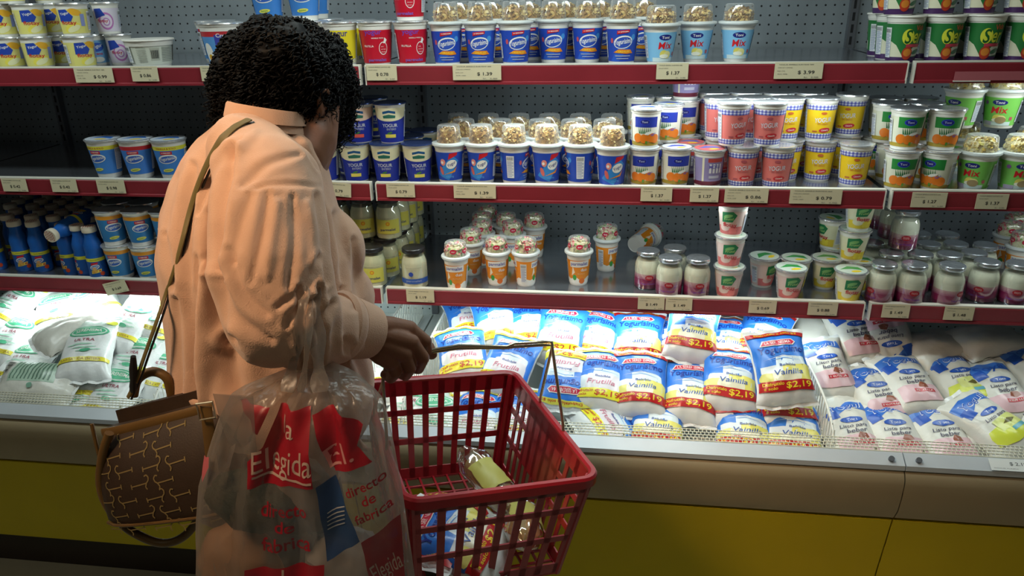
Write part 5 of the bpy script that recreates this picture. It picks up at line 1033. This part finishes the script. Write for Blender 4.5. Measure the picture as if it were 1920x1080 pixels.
# ------------------------------------------------------------------ brown handbag with tan trim
hg = empty('handbag', P3(333, 862, -.90)); tag(hg, 'brown monogram handbag with tan straps hanging at the hip of the person', 'handbag')
hU = (P3(460, 832, -.90)-P3(200, 866, -.90)).normalized(); hN = Vector((-.10, -1, .18)).normalized(); hN = (hN-hU*hN.dot(hU)).normalized(); hV = hN.cross(hU)*-1
if hV.z < 0: hV = -hV
HH = .158
def hs(v): t = (v+HH/2)/HH; return (.128-.020*t+.006*math.sin(PI*t), .047*(1-t)**.6+.014+.012*math.sin(PI*t))
def hF(u, v, h):
    wq, dq = hs(v); e = 3.2; k = min(.999, abs(u)/wq); n = dq*(1-k**e)**(1/e)+h; slope = .05*u
    return hU*u+hV*(v+slope*(v/HH+.5)*2)+hN*n
mb = MB(); RG = []
for j in range(15):
    v = -HH/2+HH*j/14; wq, dq = hs(v); ring = []
    sc_ = 1 if j else .93
    for k in range(44):
        a = 2*PI*k/44; c_, s_ = math.cos(a), math.sin(a); q = 2/3.2; x = wq*math.copysign(abs(c_)**q, c_)*sc_; y = dq*math.copysign(abs(s_)**q, s_)*sc_; ring.append(hU*x+hV*(v+.05*x*(v/HH+.5)*2)+hN*y)
    RG.append(ring)
mb.loft(RG); hb_ = mb.build('bag_body', M['canvas'], hg)
A = Art(); gold = (.26, .19, .08)
def hook(x, y, s, rot, flip=1):
    c, d = math.cos(rot), math.sin(rot); T = lambda a, b: (x+(a*flip*c-b*d)*s, y+(a*flip*d+b*c)*s)
    def ln(*p): 
        for (a, b) in zip(p[:-1], p[1:]): A.line(*T(*a), *T(*b), .0019, gold)
    ln((-1, 0), (1, 0)); ln((1, .28), (1, -.28)); ln((-1, 0), (-1.3, .25), (-1.38, .6), (-1.15, .9), (-.85, .8)); ln((-1, 0), (-.8, -.4), (-.95, -.7))
for r_ in range(7):
    for c_ in range(6):
        x = -.098+c_*.046+(r_ % 2)*.023; y = .060-r_*.0235
        if abs(x) < .108 and not (x > .06 and y > -.03): hook(x, y, .0135, .10, 1 if (r_+c_) % 2 else -1)
mono = A.wrap(hF, .008, .012, 'monogram_print', M['paper'], base=.0010, step=.0); o = link('monogram_print', mono, hb_)
def hp_(u, v, n=0): return hF(u, v, n)
trim = MB(); trim.tube([hF(u, HH/2-.006, .002) for u in [-.106+.0212*k for k in range(11)]], (.0035, .0085) and [(.003, .0085)]*11, 10, flat=hN); trim.build('top_trim', M['tan'], hg)
tr2 = MB(); tr2.tube([hF(u, -HH/2+.006, .002) for u in [-.118+.0236*k for k in range(11)]], .0026, 8); tr2.tube([hU*(-.128-.004*math.sin(PI*k/10))+hV*(-HH/2+HH*k/10)+hN*.006 for k in range(11)], .0030, 8); tr2.build('piping', M['tan'], hg)
fl = MB(); fl.loft([[hU*x+hV*(HH/2+dz+.05*x*2*.9)+hN*(-.012+q) for x, q in ((-.095, 0), (-.06, .006), (0, .008), (.06, .006), (.095, 0), (.06, -.006), (0, -.008), (-.06, -.006))] for dz in (-.01, .012, .020)]); fl.build('top_flap', M['canvas'], hg)
lp = MB(); loopp = [P3(*q) for q in ((205, 812, -.925), (193, 850, -.93), (188, 905, -.935), (203, 950, -.94), (238, 990, -.94), (290, 1016, -.94), (330, 1014, -.94), (362, 988, -.935), (385, 940, -.935), (398, 880, -.935), (396, 820, -.93), (388, 775, -.93))]
o = lp.tube([p-Vector(hg.location) for p in bez(loopp, 6)], .0068, 12).build('handle', M['tan'], hg)
lp2 = MB(); o = lp2.tube([p-Vector(hg.location) for p in bez([P3(250, 742, -.86), P3(258, 712, -.855), P3(285, 697, -.85), P3(312, 708, -.85), P3(322, 740, -.85)], 8)], .0075, 12).build('handle', M['tan'], hg)
bk = MB(); q0 = P3(386, 770, -.955)-Vector(hg.location); bk.tube([q0+hU*a+hV*b for a, b in ((-.013, -.012), (.013, -.012), (.014, .012), (-.012, .012))], .0018, 8, closed=True); bk.build('buckle', M['brass'], hg)
sp = MB(); pts = [P3(*q)-Vector(hg.location) for q in ((386, 762, -.948), (390, 800, -.950), (395, 850, -.950), (402, 900, -.948))]; sp.tube(bez(pts, 5), [(.0025, .0095)]*16, 8, flat=hN).build('front_strap', M['tan'], hg)
st = MB(); pts = []; 
for q in ((466, 224), (440, 238), (415, 262), (392, 300), (372, 345), (356, 395), (342, 450), (326, 508), (312, 548)): pts.append(on_shirt(*q, off=.004)[0])
pts += [P3(296, 596, -.86), P3(272, 664, -.865), P3(254, 716, -.87), P3(240, 745, -.875)]
pp = bez(pts, 5); st.tube([p-Vector(hg.location) for p in pp], [((.0022, .0085-.0045*min(1, k/40))) for k in range(len(pp))], 10, flat=(-.4, -.8, .45)).build('shoulder_strap', M['cord'], hg)
ed = MB(); ed.tube([p-Vector(hg.location)+Vector((.007-.003*min(1, k/40), .001, -.004)) for k, p in enumerate(pp)], .0018, 6).build('strap_edge', M['dark'], hg)
bc = MB(); bc.tube([P3(250, 668+i*11, -.872)-Vector(hg.location) for i in range(7)], [.004, .005, .0062, .006, .005, .006, .005], 10).build('strap_buckle', M['dark'], hg)
# ------------------------------------------------------------------ red shopping basket
bk_ = empty('shopping_basket', (.370, -.715, .838)); Rb = Matrix.Rotation(.471, 3, 'Z') @ Matrix.Rotation(-.02, 3, 'X') @ Matrix.Rotation(.12, 3, 'Y'); bk_.rotation_euler = Rb.to_euler()
tag(bk_, 'red plastic shopping basket with wire handles gripped by the person', 'basket')
BW, BL, BH = .30, .385, .205; tp = .84
TB = lambda x, y, z: Vector((x*(1-(1-tp)*(-z/BH)), y*(1-(1-tp)*(-z/BH)), z))
def quadbar(mb, f, s0, s1, t0, t1, th=.0028):
    "piece of wall between s0..s1 along and t0..t1 down, with thickness"
    a = [f(s0, t0), f(s1, t0), f(s1, t1), f(s0, t1)]; n = (a[1]-a[0]).cross(a[3]-a[0]).normalized()*th/2
    mb.add([p+n for p in a]+[p-n for p in a], [(0, 1, 2, 3), (7, 6, 5, 4), (0, 4, 5, 1), (1, 5, 6, 2), (2, 6, 7, 3), (3, 7, 4, 0)])
def bwall(name, f, ncol, solid=()):
    mb = MB(); rows = [(0, .15), (.29, .345), (.58, .635), (.88, 1)]
    for t0, t1 in rows: quadbar(mb, f, 0, 1, t0, t1)
    m = .06; wcol = (1-2*m)/ncol; bw = wcol*.40
    quadbar(mb, f, 0, m, 0, 1); quadbar(mb, f, 1-m, 1, 0, 1)
    for k in range(1, ncol): quadbar(mb, f, m+k*wcol-bw/2, m+k*wcol+bw/2, 0, 1)
    for k0, k1, t1 in solid: quadbar(mb, f, m+k0*wcol, m+k1*wcol, 0, t1)
    return mb.build(name, M['red'], bk_, False)
h_ = lambda t: -t*BH
bwall('side_wall', lambda s, t: TB(-BW/2+BW*s, -BL/2, h_(t)), 8); bwall('side_wall', lambda s, t: TB(-BW/2+BW*s, BL/2, h_(t)), 8)
bwall('side_wall', lambda s, t: TB(BW/2, -BL/2+BL*s, h_(t)), 11, ((3, 8, .58),)); bwall('side_wall', lambda s, t: TB(-BW/2, -BL/2+BL*s, h_(t)), 11, ((3, 8, .58),))
gb = MB()
for k in range(12): y = -BL/2*tp+BL*tp*k/11; gb.box((-BW/2*tp, y-.002, -BH), (BW/2*tp, y+.002, -BH+.004))
for k in range(10): x = -BW/2*tp+BW*tp*k/9; gb.box((x-.002, -BL/2*tp, -BH), (x+.002, BL/2*tp, -BH+.0045))
gb.build('base_grid', M['red'], bk_, False)
rim_ = MB(); rp = []; rc = .022
for cx, cy, a0 in ((1, 1, 0), (-1, 1, 90), (-1, -1, 180), (1, -1, 270)):
    for k in range(6): a = math.radians(a0+18*k); rp.append(((BW/2-rc)*cx+math.cos(a)*(rc+.006), (BL/2-rc)*cy+math.sin(a)*(rc+.006)))
prof = [(-.008, .001), (-.004, .004), (.003, .004), (.006, .0), (.006, -.014), (.004, -.014), (.003, -.003), (-.008, -.003)]
def off(i, d):
    x, y = rp[i]; a, b = rp[i-1], rp[(i+1) % len(rp)]; t = Vector((b[0]-a[0], b[1]-a[1])).normalized(); return (x+t.y*d, y-t.x*d)
v = []; f = []; n = len(rp); m = len(prof)
for i in range(n):
    for d, z in prof: x, y = off(i, d); v.append((x, y, z))
for i in range(n):
    j = (i+1) % n
    for k in range(m): q = (k+1) % m; f.append((i*m+k, j*m+k, j*m+q, i*m+q))
rim_.add(v, f).build('rim', M['red'], bk_, True)
cp = MB()
for sx in (-1, 1):
    for sy in (-1, 1): cp.tube([TB(sx*(BW/2-.004), sy*(BL/2-.004), z) for z in (-.002, -BH)], .0075, 10)
cpo = cp.build('corner_post', M['red'], bk_) if 0 else None
for sx in (-1, 1):
    for sy in (-1, 1): MB().tube([TB(sx*(BW/2-.005), sy*(BL/2-.005), z) for z in (-.002, -BH)], .0075, 10).build('corner_post', M['red'], bk_)
binv = bk_.matrix_basis.inverted() if 0 else (Matrix.Translation((.370, -.715, .838)) @ Rb.to_4x4()).inverted()
for k, (dy, dz) in enumerate(((-.058, .0), (.058, .0055))):
    pr_, pl_ = Vector((BW/2+.006, dy, -.012)), Vector((-BW/2-.006, dy, -.012))
    w_ = [(1034+k*2, 641+k*6, -.665), (1018, 641+k*6, -.672), (965, 644+k*6, -.695), (950, 650+k*2, -.70), (860, 648+k*5, -.725), (812, 656+k*4, -.742), (800, 662+k*3, -.748), (770, 668+k*2, -.752), (738, 675, -.765), (722, 690+k*4, -.775), (718, 712+k*4, -.783)]
    pts = [pr_+Vector((0, 0, -.012)), pr_, pr_+Vector((-.002, (.0-dy)*.1, .03))]+[binv @ P3(*q) for q in w_]+[pl_+Vector((.0, 0, .03)), pl_, pl_+Vector((0, 0, -.012))]
    MB().tube(pts, .0027, 10).build('wire_handle', M['brass'], bk_)
    for p in (pr_, pl_): MB().box((p.x-.004, p.y-.007, -.030), (p.x+.004, p.y+.007, -.006)).build('handle_lug', M['red'], bk_, False)
# goods in the basket
BM = Matrix.Translation((.370, -.715, .838)) @ Rb.to_4x4()
def in_basket(name, x, y, z, rot, lab, cat):
    t = empty(name); t.matrix_basis = BM @ Matrix.Translation((x, y, z)) @ Euler(rot).to_matrix().to_4x4(); return tag(t, lab, cat)
t = in_basket('yogurt_pouch', -.040, -.085, -.172, (.15, -.1, .9), 'vanilla yogurt pouch with red band lying inside the red basket', 'pouch')
for nm, me in pouch_proto('van', 1): link(nm, me, t)
t = in_basket('yogurt_pouch', -.055, -.045, -.178, (.05, .1, 2.4), 'second yogurt pouch lower inside the red basket, its yellow lettering at the inner wall', 'pouch')
for nm, me in pouch_proto('van', 2): link(nm, me, t)
def bread(name, x, y, z, rot, lab, L=.17, r=.032):
    t = in_basket(name, x, y, z, rot, lab, 'food bag'); rd = random.Random(len(lab)); rings = []
    for j in range(19):
        s = j/18; rr = r*(min(1, 5*s)**.5)*(1-max(0, (s-.78)/.22)**1.2*.75); rings.append([Vector(((s-.5)*L, math.cos(2*PI*k/24)*rr*1.05+noise.noise(Vector((s*9, k*.8, 1)))*.004, math.sin(2*PI*k/24)*rr*.9+noise.noise(Vector((s*9, k*.8, 5)))*.004)) for k in range(24)])
    MB().loft(rings).build('clear_film', M['clearbag'], t)
    ri = [[Vector((p.x*.86-.008, p.y*.86, p.z*.86)) for p in R] for R in rings[:-2]]; MB().loft(ri).build('rolls', noisy(principled('bread', (.50, .34, .14), .8), 40, .25), t)
    lbm = MB(); v = []; 
    for j in range(5, 13):
        for k in range(1, 12): p = rings[j][k]; v.append(Vector((p.x, p.y*1.03, p.z*1.03)))
    lbm.add(v, [(a*11+b, a*11+b+1, a*11+b+12, a*11+b+11) for a in range(7) for b in range(10)]); lbm.build('yellow_label', M['yl'], t)
    return t
M['clearbag'] = clear('crinkled_clear_film', (.93, .93, .90), .28, .10, .13); M['yl'] = principled('yellow_label_paper', (.60, .58, .14), .45)
bread('bread_bag', .060, .045, -.145, (.2, -.30, 1.95), 'clear bag of rolls with yellow label leaning inside the far end of the basket')
bread('bread_bag', .085, -.085, -.155, (.5, .25, 1.2), 'clear bag of rolls with yellow label low in the near end of the basket')
# ------------------------------------------------------------------ clear carrier bag with red print, on the forearm
RB = [(655, 566, 604, -.925, .012), (690, 548, 622, -.955, .022), (712, 500, 676, -.975, .032), (740, 436, 712, -.985, .042), (790, 412, 726, -.990, .050), (850, 394, 737, -.995, .056), (915, 376, 748, -1.0, .062), (985, 372, 757, -1.0, .066), (1080, 371, 770, -1.0, .068), (1170, 374, 776, -1.0, .066), (1230, 385, 765, -1.0, .050), (1250, 420, 740, -1.0, .020)]
def rb_at(py):
    for a, b in zip(RB[:-1], RB[1:]):
        if py <= b[0]: t = max(0, (py-a[0])/(b[0]-a[0])); return [a[i]+(b[i]-a[i])*t for i in range(5)]
    return list(RB[-1])
def bagF(th, py, h=0):
    "surface of the carrier bag: th = angle, 0 faces the camera side"
    _, l, r, Y, d = rb_at(py); C_ = P3((l+r)/2, py, Y); w = (P3(r, py, Y)-P3(l, py, Y)).length/2
    fade = math.exp(-(py-690)/230) if py > 690 else 1
    pl = .11*fade*math.sin(th*11+math.sin(py*.012)*1.5)+.09*fade*math.sin(th*19+2)+.12*noise.noise(Vector((math.sin(th)*3, math.cos(th)*3, py*.011)))+.05*noise.noise(Vector((math.sin(th)*9, math.cos(th)*9, py*.03)))
    return C_+Vector((math.sin(th)*(w+h), -math.cos(th)*(d*(1+pl*1.6)+h)-abs(math.sin(th))*0, 0))
cb = empty('carrier_bag', P3(570, 900, -1.0)); tag(cb, 'see-through plastic carrier bag with red shop print hanging from the forearm', 'bag'); cl = Vector(cb.location)
m = bpy.data.materials.new('thin_plastic_film'); m.use_nodes = True; nt = m.node_tree; nt.nodes.clear(); N = nt.nodes.new; L = nt.links.new
o_ = N('ShaderNodeOutputMaterial'); tb = N('ShaderNodeBsdfTransparent'); df = N('ShaderNodeBsdfDiffuse'); df.inputs[0].default_value = (.34, .29, .25, 1); tl = N('ShaderNodeBsdfTranslucent'); tl.inputs[0].default_value = (.48, .44, .38, 1); gl = N('ShaderNodeBsdfGlossy'); gl.inputs['Roughness'].default_value = .32
lw = N('ShaderNodeLayerWeight'); lw.inputs[0].default_value = .35; m1 = N('ShaderNodeMixShader'); m1.inputs[0].default_value = .5; L(df.outputs[0], m1.inputs[1]); L(tl.outputs[0], m1.inputs[2])
ma = N('ShaderNodeMath'); ma.operation = 'MULTIPLY_ADD'; ma.inputs[1].default_value = .40; ma.inputs[2].default_value = .27; L(lw.outputs['Facing'], ma.inputs[0]); m2 = N('ShaderNodeMixShader'); L(ma.outputs[0], m2.inputs[0]); L(tb.outputs[0], m2.inputs[1]); L(m1.outputs[0], m2.inputs[2])
m3 = N('ShaderNodeMixShader'); m3.inputs[0].default_value = .045; L(m2.outputs[0], m3.inputs[1]); L(gl.outputs[0], m3.inputs[2]); L(m3.outputs[0], o_.inputs[0])
bp = N('ShaderNodeBump'); nz = N('ShaderNodeTexNoise'); nz.inputs['Scale'].default_value = 28; tcn = N('ShaderNodeTexCoord'); mpn = N('ShaderNodeMapping'); mpn.inputs['Scale'].default_value = (1.6, 1.6, .5); L(tcn.outputs['Object'], mpn.inputs[0]); L(mpn.outputs[0], nz.inputs[0]); bp.inputs['Distance'].default_value = .012; bp.inputs['Strength'].default_value = .8; L(nz.outputs['Fac'], bp.inputs['Height'])
for q in (df, gl, tl): L(bp.outputs[0], q.inputs['Normal'])
M['bagfilm'] = m
pys = list(range(690, 1251, 14)); fb = MB(); fb.loft([[bagF(2*PI*k/96, py)-cl for k in range(96)] for py in pys]); fbo = fb.build('bag_body', M['bagfilm'], cb)
def strand(pts, w, name='bag_handle'):
    p = bez(pts, 6); MB().tube([q-cl for q in p], [(.0016, w*(.75+.25*math.sin(k*.7))) for k in range(len(p))], 10, flat=(0, -1, .2)).build(name, M['bagfilm'], cb)
top1 = P3(580, 540, -.945); strand([P3(538, 735, -1.015), P3(548, 690, -.998), P3(560, 620, -1.012), P3(570, 560, -.995), P3(578, 540, -.94)], .011); strand([P3(600, 735, -1.015), P3(598, 690, -1.0), P3(592, 620, -.995), P3(590, 560, -.975), P3(590, 538, -.93)], .014)
strand([P3(563, 735, -1.01), P3(572, 690, -1.005), P3(580, 600, -1.01), P3(584, 545, -.96)], .006)
fl = MB(); fl.loft([[P3(x, y, -1.045+.01*math.sin(x*.05))-cl+Vector((0, e, 0)) for x, y in ((399+dx, 738+dy), (436, 742+dy), (475, 745+dy), (475-dx*.2, 742+dy))] for dx, dy, e in ((0, 0, 0), (8, 40, .003), (18, 80, .006), (28, 118, .012))], cap=False); fl.build('loose_flap', M['bagfilm'], cb)
A = Art(); rc = (.34, .005, .018); tan = (.55, .40, .33); nv = (.02, .06, .17)
def Q(*p): return [(a, -b) for a, b in p]
A.poly(Q((545, 736), (601, 734), (609, 800), (619, 858), (504, 868), (502, 822), (525, 800)), rc); A.text('la', 566, -767, 24, 32, tan, 0, 0, .0); A.text('Elegida', 562, -828, 104, 50, tan, .05, 0, .0); A.rect(512, -851, 616, -847, tan)
A.text('directo', 565, -905, 80, 24, rc, .04, 0, .02); A.text('de', 566, -934, 33, 19, rc, .04, 0, .02); A.text('fabrica', 570, -963, 82, 24, rc, .05, 0, .02)
A.poly(Q((503, 1008), (636, 992), (640, 1150), (505, 1160)), rc); A.text('La', 581, -1027, 30, 48, tan, 0, 0, .0); A.text('Elegida', 570, -1090, 110, 50, tan, .04, 0, .0)
A.poly(Q((606, 745), (640, 728), (687, 765), (680, 798), (704, 830), (646, 842), (625, 800)), rc); A.text('El.', 652, -812, 42, 34, (.62, .28, .26), .35, 0, 0); A.poly(Q((470, 735), (535, 734), (520, 775), (505, 762)), rc)
A.poly(Q((622, 855), (646, 848), (690, 955), (640, 985)), nv)
for i in range(5): A.line(638, -(905+i*7), 664, -(896+i*7), 2, (.5, .5, .5))
for i, (w, x, y, W_) in enumerate((('directo', 692, 865, 58), ('de', 699, 887, 20), ('fabrica', 706, 911, 52))): A.text(w, x, -y, W_, 17, rc, .3, 0, .02)
for w, x, y in (('cazados', 664, 1017), ('calsados', 671, 1041), ('cazados', 677, 1066)): A.text(w, x, -y, 46, 15, nv, .32, 0, .04)
A.poly(Q((690, 955), (742, 930), (752, 1040), (712, 1065)), rc); A.text('Elegida', 727, -1015, 40, 40, tan, .3, 0, 0); A.poly(Q((418, 880), (410, 845), (428, 835), (430, 850)), (.55, .12, .14))
def pF(x, y, h):
    py = -y; _, l, r, Y, d = rb_at(py); u = (x-(l+r)/2)/((r-l)/2); u = max(-.985, min(.985, u)); return bagF(math.asin(u), py, h)-cl
pm = principled('bag_print_ink', (.5, .5, .5), .4); pm.node_tree.links.new(pm.node_tree.nodes.new('ShaderNodeAttribute').outputs['Color'], pm.node_tree.nodes['Principled BSDF'].inputs['Base Color']); [setattr(n_, 'attribute_name', 'ink') for n_ in pm.node_tree.nodes if n_.type == 'ATTRIBUTE']; pm.node_tree.nodes['Principled BSDF'].inputs['Alpha'].default_value = .93
link('shop_print', A.wrap(pF, 7, 11, 'shop_print', pm, base=.0012, step=.0003), cb)
# what shows through the film
def lump(name, px, py, Y, sx, sy, sz, mat, lab, cat, rz=0, ry=0, seed=1):
    mb = MB(); mb.sphere((0, 0, 0), 1, 28, 18); p = P3(px, py, Y); mb.v = [tuple(Vector((v[0]*sx, v[1]*sy, v[2]*sz))*(1+.16*noise.noise(Vector(v)*2.2+Vector((seed, 0, 0)))+.05*noise.noise(Vector(v)*7))) for v in mb.v]
    o = mb.build(name, mat); o.location = p; o.rotation_euler = (0, ry, rz); return tag(o, lab, cat)
lump('herb_bundle', 476, 940, -1.002, .068, .040, .044, noisy(principled('dark_greens', (.010, .020, .008), .8), 50, .5, .8, 80, .006), 'dark green bundle of herbs inside the see-through carrier bag', 'vegetable', 0, .22, 3)
lump('wrapped_parcel', 450, 1055, -.99, .062, .042, .062, noisy(principled('brown_paper', (.42, .22, .11), .7), 12, .15, .4, 30, .004), 'tan wrapped parcel at the bottom of the see-through carrier bag', 'parcel', 0, .1, 5)
lump('wrapped_parcel', 660, 1080, -.99, .07, .042, .08, noisy(principled('grey_paper', (.30, .27, .24), .6), 12, .2, .4, 30, .004), 'pale grey parcel low at the right inside the carrier bag', 'parcel', 0, 0, 8)
lump('cloth_bundle', 560, 930, -.975, .055, .036, .06, noisy(principled('grey_brown_cloth', (.17, .13, .10), .8), 14, .2, .4, 30, .004), 'grey brown bundle in the middle of the carrier bag behind the lettering', 'parcel', 0, 0, 12)
